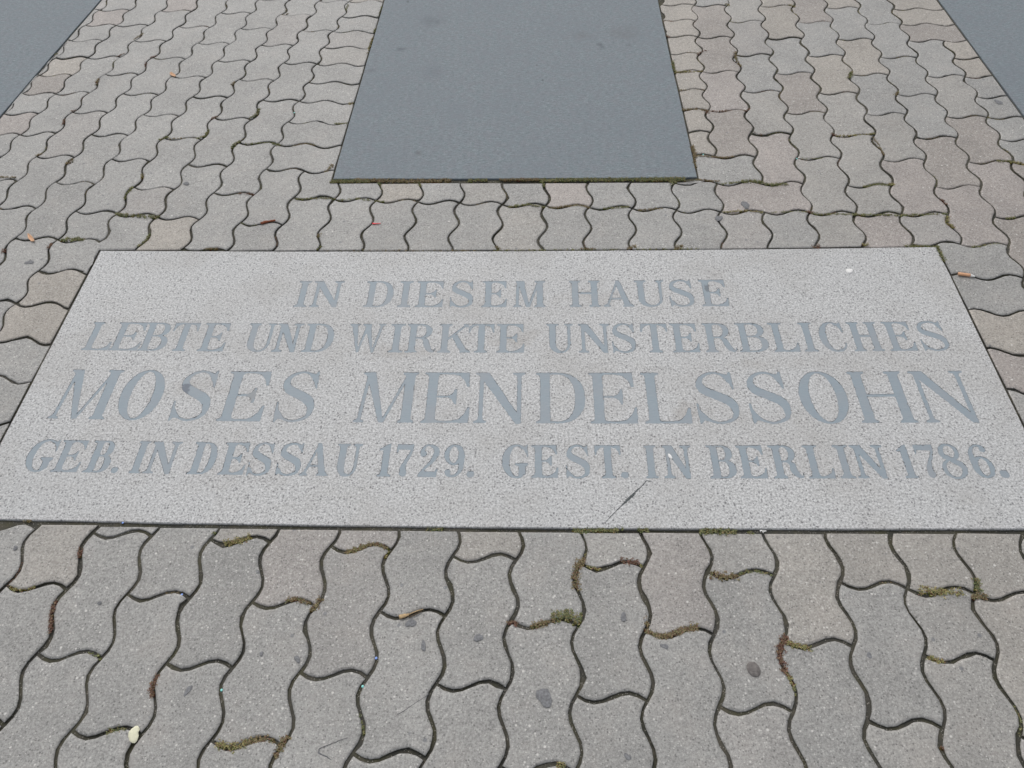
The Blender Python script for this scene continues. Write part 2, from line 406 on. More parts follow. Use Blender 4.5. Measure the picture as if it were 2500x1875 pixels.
# ------------------------------------------------------------------ dark slabs
def angle_pt(p, ang, dist):
    return np.array([p[0] + math.cos(ang) * dist, p[1] + math.sin(ang) * dist])
A_SIDE = math.radians(86.7)
A_BASE = math.radians(-3.75)
CB_L, CB_R = np.array([-0.4742, 1.7531]), np.array([0.5310, 1.6873])
def rect(p0, p1, length, aL, aR):
    return np.array([p0, p1, angle_pt(p1, aR, length), angle_pt(p0, aL, length)])
DARK = {
    'centre': rect(CB_L, CB_R, 2.1, math.radians(86.52), math.radians(86.92)),
}
lx = -1.5655 - (2.1588 - 1.825) * math.tan(math.radians(90 - 85.3))
DARK['left'] = rect(angle_pt((lx, 1.825), math.radians(180 - 3.75), 1.0), (lx, 1.825), 2.1, math.radians(85.3), math.radians(84.9))
rx = 1.5325 - (1.9233 - 1.62) * math.tan(math.radians(90 - 87.08))
DARK['right'] = rect((rx, 1.62), angle_pt((rx, 1.62), math.radians(-3.75), 1.0), 2.1, math.radians(87.08), math.radians(87.0))

def slab_prism(name, Q, z1, z0, mat, bev=0.0015, bow=0.0):
    Q = np.array(Q)
    out = []
    for i in range(4):
        p, q = Q[i], Q[(i + 1) % 4]
        nseg = 24
        for k in range(nseg):
            s = k / nseg
            w = p * (1 - s) + q * s
            if bow and i in (0, 2):
                w = w - np.array([0.06, 0.998]) * bow * (1 - (2 * s - 1) ** 2)
            out.append(w)
    P = np.array(out)
    r = np.random.default_rng(3)
    P = P + r.normal(0, 0.0004, P.shape)
    I = offset_ring(P, bev)
    n = len(P)
    V = [(*p, z1) for p in I] + [(*p, z1 - bev) for p in P] + [(*p, z0) for p in P]
    F = [tuple(range(n))]
    for k in range(n):
        j = (k + 1) % n
        F.append((k, n + k, n + j, j))
        F.append((n + k, 2 * n + k, 2 * n + j, n + j))
    # triangulate big n-gon safely: it is convex enough
    return mesh_obj(name, V, F, mat)

dk = {}
for key, lab in (('centre', 'large plain dark blue-grey stone slab set in the pavers above the inscribed slab'),
                 ('left', 'dark blue-grey stone slab cut off by the upper left corner of the photo'),
                 ('right', 'dark blue-grey stone slab cut off by the upper right corner of the photo')):
    dk[key] = slab_prism('dark_stone_slab', DARK[key], 0.0004, -0.06, M_DARK, 0.0012, 0.0023 if key == 'centre' else 0.0)
    tag(dk[key], lab, 'stone slab', 'dark stone slabs set in the pavement')
# ------------------------------------------------------------------ inscribed slab: letters first
class Glyph:
    """capital letters with thick and thin strokes and bracketed serifs, built as a distance field (mm)"""
    def __init__(g, W, H, a, b):
        g.W, g.H, g.a, g.b = W, H, a, b
        g.c = b * 0.80                    # serif thickness
        g.e = min(a * 0.50, 9.0)          # serif overhang
        step = 1.25 if H > 100 else 0.95
        pad = 6
        g.x = np.arange(-pad, W + pad + step, step)
        g.y = np.arange(-pad, H + pad + step, step)
        g.X, g.Y = np.meshgrid(g.x, g.y)
        g.D = np.full(g.X.shape, 50.0)
    # primitives
    def poly_sd(g, P):
        P = np.asarray(P, float)
        px, py = g.X, g.Y
        d = np.full(px.shape, 1e9)
        s = np.ones(px.shape)
        n = len(P)
        j = n - 1
        for i in range(n):
            ex, ey = P[j] - P[i]
            wx, wy = px - P[i][0], py - P[i][1]
            L = ex * ex + ey * ey + 1e-12
            t = np.clip((wx * ex + wy * ey) / L, 0, 1)
            d = np.minimum(d, (wx - ex * t) ** 2 + (wy - ey * t) ** 2)
            c1, c2, c3 = py >= P[i][1], py < P[j][1], ex * wy > ey * wx
            f = (c1 & c2 & c3) | (~c1 & ~c2 & ~c3)
            s = np.where(f, -s, s)
            j = i
        return s * np.sqrt(d)
    def add(g, P): g.D = np.minimum(g.D, g.poly_sd(P))
    def cut(g, P): g.D = np.maximum(g.D, -g.poly_sd(P))
    def ell(g, cx, cy, rx, ry, p=2.0, n=48):
        t = np.linspace(0, 2 * math.pi, n, endpoint=False)
        c, s = np.cos(t), np.sin(t)
        return np.stack([cx + rx * np.sign(c) * abs(c) ** (2 / p), cy + ry * np.sign(s) * abs(s) ** (2 / p)], 1)
    def stroke(g, pts, sub=7):
        """pts: (x, y, width); smooth variable-width brush"""
        P = np.array(pts, float)
        Q = []
        n = len(P)
        for i in range(n - 1):
            p0, p1, p2, p3 = P[max(i - 1, 0)], P[i], P[i + 1], P[min(i + 2, n - 1)]
            for k in range(sub):
                t = k / sub
                Q.append(0.5 * (2 * p1 + (p2 - p0) * t + (2 * p0 - 5 * p1 + 4 * p2 - p3) * t * t + (3 * p1 - p0 - 3 * p2 + p3) * t ** 3))
        Q.append(P[-1])
        for A, B in zip(Q[:-1], Q[1:]):
            ex, ey = B[0] - A[0], B[1] - A[1]
            wx, wy = g.X - A[0], g.Y - A[1]
            t = np.clip((wx * ex + wy * ey) / (ex * ex + ey * ey + 1e-9), 0, 1)
            g.D = np.minimum(g.D, np.hypot(wx - ex * t, wy - ey * t) - 0.5 * (A[2] + (B[2] - A[2]) * t))
    def bar(g, x0, y0, x1, y1, wd):
        """slanted stroke of horizontal width wd between two heights; x = centre"""
        g.add([(x0 - wd / 2, y0), (x0 + wd / 2, y0), (x1 + wd / 2, y1), (x1 - wd / 2, y1)])
    def serif(g, xl, xr, top, eL=None, eR=None):
        """serif under (or over) a stem that spans xl..xr"""
        e, c = g.e, g.c
        eL = e if eL is None else eL
        eR = e if eR is None else eR
        k = max(eL, eR)
        pts = [(xl - eL, 0), (xr + eR, 0), (xr + eR, c), (xr + eR * .45, c * 1.35), (xr + eR * .15, c + k * .42), (xr, c + k * .95),
               (xl, c + k * .95), (xl - eL * .15, c + k * .42), (xl - eL * .45, c * 1.35), (xl - eL, c)]
        if top: pts = [(x, g.H - y) for x, y in pts][::-1]
        g.add(pts)
    def stem(g, x, w=None, top=True, bot=True, **k):
        w = g.a if w is None else w
        g.add([(x, 0), (x + w, 0), (x + w, g.H), (x, g.H)])
        if top: g.serif(x, x + w, True, **k)
        if bot: g.serif(x, x + w, False, **k)
    # letters
    def I(g):
        g.e = (g.W - g.a) / 2
        if g.e < 4: g.a = g.W - 8; g.e = 4
        g.stem(g.e)
    def L(g):
        g.stem(g.e)
        W, H, c = g.W, g.H, g.c
        g.add([(g.e, 0), (W, 0), (W + .5, .30 * H), (W - .035 * H, .30 * H), (W - .08 * H, .17 * H), (W - .17 * H, c * 1.9), (W - .3 * H, c * 1.1), (g.e, c * 1.1)])
    def E(g):
        W, H, c, e, a = g.W, g.H, g.c, g.e, g.a
        g.stem(e)
        w2 = W - .03 * H
        g.add([(e, H), (w2, H), (w2 + .01 * H, .71 * H), (w2 - .03 * H, .71 * H), (w2 - .07 * H, .83 * H), (w2 - .15 * H, H - 2 * c), (w2 - .26 * H, H - 1.1 * c), (e, H - 1.1 * c)])
        g.add([(e, 0), (W - 1, 0), (W, .31 * H), (W - .03 * H, .31 * H), (W - .08 * H, .17 * H), (W - .17 * H, 2 * c), (W - .28 * H, 1.1 * c), (e, 1.1 * c)])
        m, xm = .51 * H, e + a + (W - e - a) * .56
        h = .15 * H
        g.add([(e + a * .5, m - c * .5), (xm - .12 * H, m - c * .55), (xm - .055 * H, m - c * 1.5), (xm - .015 * H, m - h), (xm + .02 * H, m - h),
               (xm + .02 * H, m + h), (xm - .015 * H, m + h), (xm - .055 * H, m + c * 1.5), (xm - .12 * H, m + c * .55), (e + a * .5, m + c * .5)])
    def T(g):
        W, H, c = g.W, g.H, g.c
        x = (W - g.a) / 2
        g.stem(x, top=False)
        for s in (0, 1):
            P = [(W / 2, H), (0, H), (-.5, .70 * H), (.03 * H, .70 * H), (.06 * H, .82 * H), (.12 * H, H - 1.9 * c), (.22 * H, H - 1.15 * c), (W / 2, H - 1.15 * c)]
            g.add([(W - q, r) for q, r in P] if s else P)
    def H_(g):
        W, a, e = g.W, g.a, g.e * .8
        g.e = e
        g.stem(e); g.stem(W - e - a)
        m = .52 * g.H
        g.add([(e, m - g.b * .6), (W - e, m - g.b * .6), (W - e, m + g.b * .6), (e, m + g.b * .6)])
    def N(g):
        W, H, a, e = g.W, g.H, g.a, g.e
        t = g.b * 1.5
        g.stem(e, t, top=False)
        g.serif(e, e + t, True, eL=e, eR=0)
        xr = W - e - t
        g.stem(xr, t, bot=False)
        g.add([(e - .4, H), (e + a * .95, H), (xr + t, .08 * H), (xr + t, -.01 * H), (xr - a * .12, -.01 * H), (e - .2, H - 2 * g.c)])
    def M(g):
        W, H, a, e = g.W, g.H, g.a, g.e * .8
        g.e = e
        t = g.b * 1.25
        xr = W - e - a
        xl = e + t / 2
        g.bar(xl, 0, xl + .06 * H * (H > 100) + 1, H, t)
        g.serif(xl - t / 2, xl + t / 2, False)
        g.serif(xl + .02 * H, xl + .02 * H + t, True, eL=e, eR=0)
        g.stem(xr, a, eR=e, eL=e * .8)
        xm = (e + xr) / 2 + a * .30
        x0 = xl + .03 * H
        g.add([(x0 - t * .5, H), (x0 + a * .85, H), (xm + a * .22, .0), (xm - a * .30, .0)])
        g.add([(xm - t * .3, 0), (xm + t * .6, 0), (xr + a * .55, H), (xr + a * .55 - t * .9, H)])
    def bowl(g, x0, x1, y0, y1, a, b, k=.45):
        """half round bowl from x0 (stem) to x1"""
        H2 = (y1 - y0) / 2
        rx = min(x1 - x0, H2 * 1.05) * (1 - 0) if k is None else (x1 - x0) * (1 - k)
        cx, cy = x1 - rx, (y0 + y1) / 2
        t = np.linspace(-math.pi / 2, math.pi / 2, 22)
        p = 2.25
        def arc(RX, RY):
            c, s = np.cos(t), np.sin(t)
            return [(cx + RX * abs(u) ** (2 / p), cy + RY * np.sign(v) * abs(v) ** (2 / p)) for u, v in zip(c, s)]
        outer = [(x0, y0)] + arc(rx, H2) + [(x0, y1)]
        inner = [(x0, y0 + b)] + arc(rx - a, H2 - b) + [(x0, y1 - b)]
        return outer, inner
    def D_(g):
        W, H, a, b, e = g.W, g.H, g.a, g.b, g.e
        o, i = g.bowl(e + a / 2, W, 0, H, a * 1.02, b * .85, .32)
        g.add(o); g.cut(i)
        g.stem(e, eR=0)
    def B(g):
        W, H, a, b, e = g.W, g.H, g.a, g.b, g.e
        m = .53 * H
        o1, i1 = g.bowl(e + a / 2, W * .93, m - b * .45, H, a * .92, b * .85, .40)
        o2, i2 = g.bowl(e + a / 2, W, 0, m + b * .45, a * 1.0, b * .85, .36)
        g.add(o1); g.add(o2); g.cut(i1); g.cut(i2)
        g.stem(e, eR=0)
    def R(g):
        W, H, a, b, e = g.W, g.H, g.a, g.b, g.e
        m = .48 * H
        x1 = W * .84
        o1, i1 = g.bowl(e + a / 2, x1, m, H, a * .92, b * .85, .36)
        g.add(o1); g.cut(i1)
        xs = e + a + (x1 - e - a) * .45
        g.stroke([(xs - a * .2, m + b * .5, b), (xs + a * .42, m - .06 * H, a * .75), (x1 - a * .62, m * .55, a * .92), (x1 - a * .34, m * .28, a * .85),
                  (x1 + (W - x1) * .12, .055 * H, a * .55), (W - 3.5, .045 * H, b * .7), (W - 1.2, .13 * H, b * .5)])
        g.stem(e, eR=e * .8)
    def O(g):
        W, H = g.W, g.H
        g.add(g.ell(W / 2, H / 2, W / 2, H / 2 + 1.5, 2.05))
        g.cut(g.ell(W / 2, H / 2, W / 2 - g.a * 1.05, H / 2 + 1.5 - g.b * .9, 2.0))
    def C_(g, gg=False):
        W, H, a, b = g.W, g.H, g.a, g.b
        rx = W * .54
        g.add(g.ell(rx, H / 2, rx, H / 2 + 1.3, 2.0))
        g.cut(g.ell(rx + a * .08, H / 2, rx - a * .98, H / 2 + 1.3 - b * .9, 2.0))
        g.cut([(rx * 1.12, H * .70), (W * 1.3, H * .70), (W * 1.3, H * .30), (rx * 1.12, H * .30)])
        g.cut([(rx * 1.40, H * 1.1), (W * 1.3, H * 1.1), (W * 1.3, -H * .1), (rx * 1.40, -H * .1)])
        # beak at the upper right
        g.add([(W * .93, H * 1.005), (W * .965, H * 1.005), (W * .985, H * .63), (W * .945, H * .63), (W * .90, H * .74), (W * .80, H * .87), (W * .66, H * .955), (W * .74, H * .985), (W * .86, H * .95)])
        if gg:
            xs = W * .90 - a
            g.add([(xs, H * .06), (xs + a, H * .10), (xs + a, H * .44), (xs, H * .44)])
            g.add([(xs - g.e, H * .44), (xs + a + g.e * .6, H * .44), (xs + a + g.e * .6, H * .44 - g.c), (xs + a, H * .40 - g.c * 1.4), (xs, H * .40 - g.c * 1.4), (xs - g.e, H * .44 - g.c)])
            g.stroke([(rx, b * .35 - 1.0, b * .9), (rx * 1.3, H * .035, b * 1.1), (xs + a * .4, H * .11, a * .7)])
        else:
            g.stroke([(rx, b * .4 - 1.2, b * .9), (rx * 1.35, H * .035, b), (W * .90, H * .13, b * .85), (W * .975, H * .27, b * .5)])
    def G(g): g.C_(True)
    def S(g):
        W, H, a, b = g.W, g.H, g.a, g.b
        t = a * 1.06
        g.stroke([(W * .86, H * .80, b * .8), (W * .72, H * .945, b), (W * .48, H + 1.2 - b * .45, b * .95), (W * .24, H * .915, b * 1.5), (W * .085 + t * .24, H * .78, t * .62),
                  (W * .20 + t * .1, H * .645, t * .93), (W * .50, H * .535, t * .98), (W * .80 - t * .1, H * .42, t * .98), (W * .95 - t * .30, H * .27, t * .70), (W * .82, H * .10, b * 1.5),
                  (W * .53, -1.2 + b * .45, b * .95), (W * .27, H * .055, b * 1.0), (W * .12, H * .18, b * .9)])
        g.add([(W * .875, H * 1.01), (W * .915, H * 1.01), (W * .935, H * .66), (W * .895, H * .66), (W * .84, H * .76), (W * .74, H * .88), (W * .64, H * .965), (W * .76, H * .965), (W * .83, H * .955)])
        g.add([(W * .03, -H * .01), (W * .07, -H * .01), (W * .13, H * .055), (W * .28, H * .035), (W * .27, H * .085), (W * .15, H * .17), (W * .075, H * .27), (W * .055, H * .38), (W * .01, H * .38)])
    def U(g):
        W, H, a, b, e = g.W, g.H, g.a, g.b, g.e * .85
        g.e = e
        t = b * 1.3
        xl, xr = e, W - e - t
        h = .30 * H
        # body
        ou = [(xl, h)]
        n = 22
        cx = (xl + xr + t) / 2
        rX = (xr + t - xl) / 2
        for k in range(n + 1):
            w = math.pi + math.pi * k / n
            ou.append((cx + rX * math.cos(w), h + (h + 1.2) * math.sin(w)))
        ou += [(xr + t, H), (xr, H), (xr, h)]
        ci = (xl + a + xr) / 2
        ri = (xr - xl - a) / 2
        for k in range(n + 1):
            w = 2 * math.pi - math.pi * k / n
            ou.append((ci + ri * math.cos(w), h + (h + 1.2 - b * 1.1) * math.sin(w)))
        ou += [(xl + a, H), (xl, H)]
        g.add(ou)
        g.serif(xl, xl + a, True); g.serif(xr, xr + t, True)
    def A_(g):
        W, H, a, b, e = g.W, g.H, g.a, g.b, g.e * .7
        g.e = e
        t = b * 1.15
        ax = W * .50
        g.add([(e, 0), (e + t, 0), (ax + t * .2, H * .93), (ax - a * .05, H * 1.01)])
        g.add([(W - e - a, 0), (W - e, 0), (ax + a * .34, H * 1.01), (ax - a * .22, H * 1.01), (ax - a * .30, H * .88)])
        m = .27 * H
        g.add([(W * .26, m), (W * .72, m), (W * .70, m + b), (W * .28, m + b)])
        g.serif(e, e + t, False); g.serif(W - e - a, W - e, False)
    def W_(g):
        W, H, a, b, e = g.W, g.H, g.a * .95, g.b, g.e * .7
        g.e = e
        t = b * 1.2
        x0, x4 = e + a / 2, W - e - t / 2
        v1, v2 = W * .31, W * .71
        mid = W * .50
        g.add([(x0 - a / 2, H), (x0 + a / 2, H), (v1 + a * .22, 0), (v1 - a * .10, 0)])
        g.add([(v1 - a * .05, 0), (v1 + t * .7, 0), (mid + t * .6, H), (mid - t * .4, H)])
        g.add([(mid - a * .5, H), (mid + a * .5, H), (v2 + a * .22, 0), (v2 - a * .10, 0)])
        g.add([(v2 - a * .05, 0), (v2 + t * .7, 0), (x4 + t / 2, H), (x4 - t / 2, H)])
        g.serif(x0 - a / 2, x0 + a / 2, True); g.serif(x4 - t / 2, x4 + t / 2, True)
        g.serif(mid - a * .5, mid + a * .5, True, eL=e * .8, eR=e * .4)
    def K(g):
        W, H, a, b, e = g.W, g.H, g.a, g.b, g.e
        g.stem(e)
        t = b * 1.15
        x2 = W - e * 1.3
        g.add([(e + a * .9, .40 * H), (e + a * .9, .40 * H + t * 1.3), (x2 - t * .3, H), (x2 + t * .8, H)])
        xs = e + a + (W - e - a) * .18
        g.add([(xs - a * .05, .55 * H), (xs + a * .72, .64 * H), (W - e * .6, 0), (W - e * .6 - a * 1.15, 0)])
        g.serif(x2 - t * .5, x2 + t * .6, True, eL=e * .7, eR=e * .9)
        g.serif(W - e * .6 - a, W - e * .6, False, eL=e * .5, eR=e * .6)
    def one(g):
        W, H, a = g.W, g.H, g.a
        x = W / 2 - a * .45
        g.add([(x, 0), (x + a, 0), (x + a, H * 1.01), (x + a * .75, H * 1.01), (x, H * .92)])
        g.add([(x + a * .2, H * .80), (W * .02, H * .80), (W * .02, H * .85), (x * .6, H * .88), (x + a * .5, H * .99), (x + a * .6, H * .9)])
        g.e = min(x, W - x - a)
        g.serif(x, x + a, False)
    def seven(g):
        W, H, a, b = g.W, g.H, g.a, g.b
        g.add([(W * .05, H), (W, H), (W, H * .90), (W * .93, H * .82), (W * .16, H * .84), (W * .085, H * .72), (W * .03, H * .72)])
        g.stroke([(W * .93, H * .86, b * .9), (W * .80, H * .66, b * 1.2), (W * .60, H * .46, a * .55), (W * .49, H * .26, a * .85), (W * .52, H * .10, a * 1.05)])
    def two(g):
        W, H, a, b = g.W, g.H, g.a, g.b
        g.stroke([(W * .24, H * .70, a * .95), (W * .18, H * .80, a * .6), (W * .32, H * .95, b), (W * .55, H - b * .5, b * 1.1), (W * .80, H * .86, a * .75), (W * .84, H * .70, a * .82),
                  (W * .66, H * .48, a * .55), (W * .36, H * .27, b * 1.1), (W * .10, H * .06, b)])
        g.add([(W * .03, 0), (W * .90, 0), (W * .97, H * .27), (W * .91, H * .27), (W * .82, H * .16), (W * .30, H * .17), (W * .08, H * .10)])
    def nine(g, flip=False):
        W, H, a, b = g.W, g.H, g.a, g.b
        def q(x, y, w=None):
            if flip: x, y = W - x, H - y
            return (x, y) if w is None else (x, y, w)
        ry = H * .315
        c = q(W * .50, H - ry)
        g.add(g.ell(c[0], c[1], W * .50, ry + .8))
        c2 = q(W * .47, H - ry)
        g.cut(g.ell(c2[0], c2[1], W * .50 - a * .80, ry - b * .9))
        g.stroke([q(W - a * .42, H * .66, a * .82), q(W - a * .45, H * .48, a * .85), q(W * .84, H * .25, a * .62), q(W * .64, H * .07, b * 1.1), q(W * .42, H * .02 + b * .2, b), q(W * .24, H * .08, a * .55), q(W * .22, H * .16, a * .85)])
    def six(g): g.nine(True)
    def eight(g):
        W, H, a, b = g.W, g.H, g.a, g.b
        m = .54 * H
        g.add(g.ell(W * .49, (m + H) / 2, W * .42, (H - m) / 2 + b * .5))
        g.add(g.ell(W * .50, m / 2, W * .50, m / 2 + b * .5))
        g.cut(g.ell(W * .51, (m + H) / 2 + b * .2, W * .42 - a * .68, (H - m) / 2 - b * .65))
        g.cut(g.ell(W * .48, m / 2, W * .50 - a * .66, m / 2 - b * .5))
        g.stroke([(W * .22, H * .70, b * .8), (W * .50, H * .54, a * .75), (W * .82, H * .33, b)])
    def dot(g):
        r = g.W / 2
        g.add(g.ell(r, r, r, r, 2.6))
    def contours(g, iso):
        """closed outlines of the field at level iso (marching squares)"""
        D = g.D - iso
        ins = D < 0
        ny, nx = D.shape
        seg = {}
        def pt(kind, r, c):
            if kind == 0:   # horizontal edge (r,c)-(r,c+1)
                t = D[r, c] / (D[r, c] - D[r, c + 1]); return (g.x[c] + t * (g.x[c + 1] - g.x[c]), g.y[r])
            t = D[r, c] / (D[r, c] - D[r + 1, c]); return (g.x[c], g.y[r] + t * (g.y[r + 1] - g.y[r]))
        code = ins[:-1, :-1] * 1 + ins[:-1, 1:] * 2 + ins[1:, 1:] * 4 + ins[1:, :-1] * 8
        rr, cc = np.nonzero((code > 0) & (code < 15))
        tab = {1: [('W', 'S')], 2: [('S', 'E')], 3: [('W', 'E')], 4: [('E', 'N')], 5: [('W', 'S'), ('E', 'N')], 6: [('S', 'N')], 7: [('W', 'N')],
               8: [('N', 'W')], 9: [('N', 'S')], 10: [('S', 'E'), ('N', 'W')], 11: [('N', 'E')], 12: [('E', 'W')], 13: [('E', 'S')], 14: [('S', 'W')]}
        for r, c in zip(rr, cc):
            for A, B in tab[int(code[r, c])]:
                k = {'S': (0, r, c), 'N': (0, r + 1, c), 'W': (1, r, c), 'E': (1, r, c + 1)}
                seg[k[A]] = k[B]
        loops = []
        while seg:
            s, nx_ = seg.popitem()
            loop = [s, nx_]
            while nx_ in seg:
                nx_ = seg.pop(nx_)
                loop.append(nx_)
            if loop[0] == loop[-1]: loop.pop()
            P = np.array([pt(*q) for q in loop])
            P = clean(P, 0.45)
            if len(P) > 6 and abs(area(P)) > 12: loops.append(P)
        return loops

FUN = {'I': 'I', 'L': 'L', 'E': 'E', 'T': 'T', 'H': 'H_', 'N': 'N', 'M': 'M', 'D': 'D_', 'B': 'B', 'R': 'R', 'O': 'O', 'C': 'C_', 'G': 'G', 'S': 'S', 'U': 'U',
       'A': 'A_', 'W': 'W_', 'K': 'K', '1': 'one', '7': 'seven', '2': 'two', '9': 'nine', '6': 'six', '8': 'eight', '.': 'dot'}
STEM = [(15.0, 5.5), (14.8, 5.2), (21.0, 6.0), (14.2, 5.0)]
SLAB_W, SLAB_D = 2.095, 0.770
holes, inlays = [], []
for li, (t0, t1, row) in enumerate(LINES):
    H = (t1 - t0) * SLAB_D * 1000
    a, b = STEM[li]
    for ch, s0, s1 in row:
        W = (s1 - s0) * SLAB_W * 1000
        g = Glyph(W, H if ch != '.' else W, a, b)
        getattr(g, FUN[ch])()
        # hand-cut, slightly worn edges
        nz = rng.normal(0, 1, g.D.shape)
        for _ in range(2):
            nz = (nz + np.roll(nz, 1, 0) + np.roll(nz, -1, 0) + np.roll(nz, 1, 1) + np.roll(nz, -1, 1)) / 5
        g.D = g.D + nz * 1.1
        def to_ground(P):
            out = []
            for x, y in P:
                out.append(slab_pt(s0 + x / 1000 / SLAB_W, t0 + y / 1000 / SLAB_D))
            return np.array(out)
        base_D = g.D.copy()
        holes += [to_ground(P) for P in g.contours(0.25)]
        nz = rng.normal(0, 1, g.D.shape)
        for _ in range(4):
            nz = (nz + np.roll(nz, 1, 0) + np.roll(nz, -1, 0) + np.roll(nz, 1, 1) + np.roll(nz, -1, 1)) / 5
        g.D = base_D + nz * 2.2
        inlays.append([to_ground(P) for P in g.contours(-0.12)])

def tri_fill(loops):
    """triangles between nested outlines (even-odd)"""
    V, Fc = [], []
    for P in loops:
        if area(P) < 0: P = P[::-1]
        k = len(V)
        V += [Vector((float(p[0]) * 100, float(p[1]) * 100)) for p in P]
        Fc.append(list(range(k, k + len(P))))
    ov, oe, of, _, _, orig = delaunay_2d_cdt(V, [], Fc, 0, 1e-6, True)
    return [(v.x / 100, v.y / 100) for v in ov], of, orig

def slab_outline(nseg=40):
    out = []
    for k in range(nseg): out.append(slab_pt(k / nseg, 0))
    for k in range(16): out.append(slab_pt(1, k / 16))
    for k in range(nseg): out.append(slab_pt(1 - k / nseg, 1))
    for k in range(16): out.append(slab_pt(0, 1 - k / 16))
    return np.array(out)

rim = slab_outline()
rim = rim + np.random.default_rng(5).normal(0, 0.0003, rim.shape)
top = offset_ring(rim, 0.0016)
ov, of, orig = tri_fill([top] + holes)
V = [(x, y, 0.0) for x, y in ov]
F, low = [], {}
edge_count = {}
inside_f = []
for f, og in zip(of, orig):
    ins = (len([o for o in og if o != 0]) % 2) == 1
    if not og: continue
    if ins:
        inside_f.append(f)
    else:
        F.append(tuple(f))
        for q in range(3):
            edge_count[(f[q], f[(q + 1) % 3])] = 1
HZ = -0.0022
def low_v(i):
    if i not in low:
        low[i] = len(V)
        V.append((V[i][0], V[i][1], HZ))
    return low[i]
for f in inside_f:
    F.append(tuple(low_v(i) for i in f))
    for q in range(3):
        i, j = f[q], f[(q + 1) % 3]
        if (j, i) in edge_count:          # wall of the carved letter
            F.append((j, i, low_v(i), low_v(j)))
n0 = len(V)
n = len(rim)
V += [(*p, 0.0) for p in top] + [(*p, -0.0016) for p in rim] + [(*p, -0.06) for p in rim]
for k in range(n):
    j = (k + 1) % n
    F.append((n0 + k, n0 + n + k, n0 + n + j, n0 + j))
    F.append((n0 + n + k, n0 + 2 * n + k, n0 + 2 * n + j, n0 + n + j))
stone = mesh_obj('granite_slab', V, F, M_GRANITE)
tag(stone, 'light grey speckled granite slab inlaid with a four-line German inscription', 'stone slab')

IZ = -0.0004
for loops in inlays:
    if not loops: continue
    ov, of, orig = tri_fill(loops)
    Vv, Ff = [(x, y, IZ) for x, y in ov], []
    ec = {}
    for f, og in zip(of, orig):
        if len(og) % 2 == 1:
            Ff.append(tuple(f))
            for q in range(3): ec[(f[q], f[(q + 1) % 3])] = 1
    nb = len(Vv)
    Vv += [(x, y, -0.0023) for x, y in ov]
    for (i, j) in list(ec):
        if (j, i) not in ec: Ff.append((j, i, nb + i, nb + j))
    mesh_obj('letter', Vv, Ff, M_INLAY, stone)

# ------------------------------------------------------------------ wavy pavers
AMP = 0.088
CELL = 0.115
def domino(i0, i1, j0, j1, seg=8):
    P = []
    nu, nv = (i1 - i0) * seg, (j1 - j0) * seg
    for k in range(nu):
        u = i0 + k / seg; P.append((u, j0 - AMP * math.sin(2 * math.pi * u)))
    for k in range(nv):
        v = j0 + k / seg; P.append((i1 + AMP * math.sin(2 * math.pi * v), v))
    for k in range(nu):
        u = i1 - k / seg; P.append((u, j1 - AMP * math.sin(2 * math.pi * u)))
    for k in range(nv):
        v = j1 - k / seg; P.append((i0 + AMP * math.sin(2 * math.pi * v), v))
    return np.array(P)

def edge_noise(n, r, s):
    x = r.normal(0, s, n)
    return (x + np.roll(x, 1)) / 1.5

def stone_mesh(P, name, r, lowpoly=False, c=None):
    """a paver: P is its outline in metres (already inset by half a joint); returns mesh data about c"""
    if c is None: c = P.mean(0)
    Q = P - c
    n = len(Q)
    if lowpoly:
        V = [(*p, 0.0) for p in offset_ring(Q, 0.0015)] + [(*p, -0.012) for p in Q]
        F = [tuple(range(n))] + [(k, n + k, n + (k + 1) % n, (k + 1) % n) for k in range(n)]
    else:
        small = abs(area(Q)) < 0.005
        d2 = 0.0019 if small else 0.0042
        for _ in range(8):                       # never let the worn rim of a narrow stone fold over itself
            r2 = offset_ring(Q, d2)
            e0, e1 = np.roll(Q, -1, 0) - Q, np.roll(r2, -1, 0) - r2
            if np.all(np.sum(e0 * e1, 1) > 0): break
            d2 *= 0.6
        r1 = offset_ring(Q, min(0.0013, d2 * 0.4))
        V = [(*p, 0.0) for p in r2] + [(*p, -0.0009) for p in r1] + [(*p, -0.0023) for p in Q] + [(*p, -0.020) for p in Q]
        F = [tuple(range(n))]
        for ring in range(3):
            for k in range(n):
                j = (k + 1) % n
                F.append((ring * n + k, (ring + 1) * n + k, (ring + 1) * n + j, ring * n + j))
    me = bpy.data.meshes.new(name)
    me.from_pydata([tuple(map(float, v)) for v in V], [], F)
    me.update()
    sm = [False] + [True] * (len(F) - 1)
    me.polygons.foreach_set('use_smooth', sm)
    me.materials.append(M_PAVER)
    me.materials.append(M_JOINT)
    first = 1 if lowpoly else 1 + 2 * n          # the buried flank of the stone is coated with joint sand
    me.polygons.foreach_set('material_index', [0 if q < first else 1 for q in range(len(F))])
    return me, c

# straight borders that stones are cut against: (corner points, gap per edge, sag of edges 0 and 2)
OBST = [(np.array([SLAB_BL, SLAB_BR, SLAB_TR, SLAB_TL]), (0.0085, 0.0046, 0.0036, 0.0054), 0.0085),
        (DARK['centre'], (0.020, 0.005, 0.01, 0.0045), 0.0023),
        (DARK['left'], (0.012, 0.006, 0.01, 0.006), 0.0),
        (DARK['right'], (0.012, 0.006, 0.01, 0.006), 0.0)]

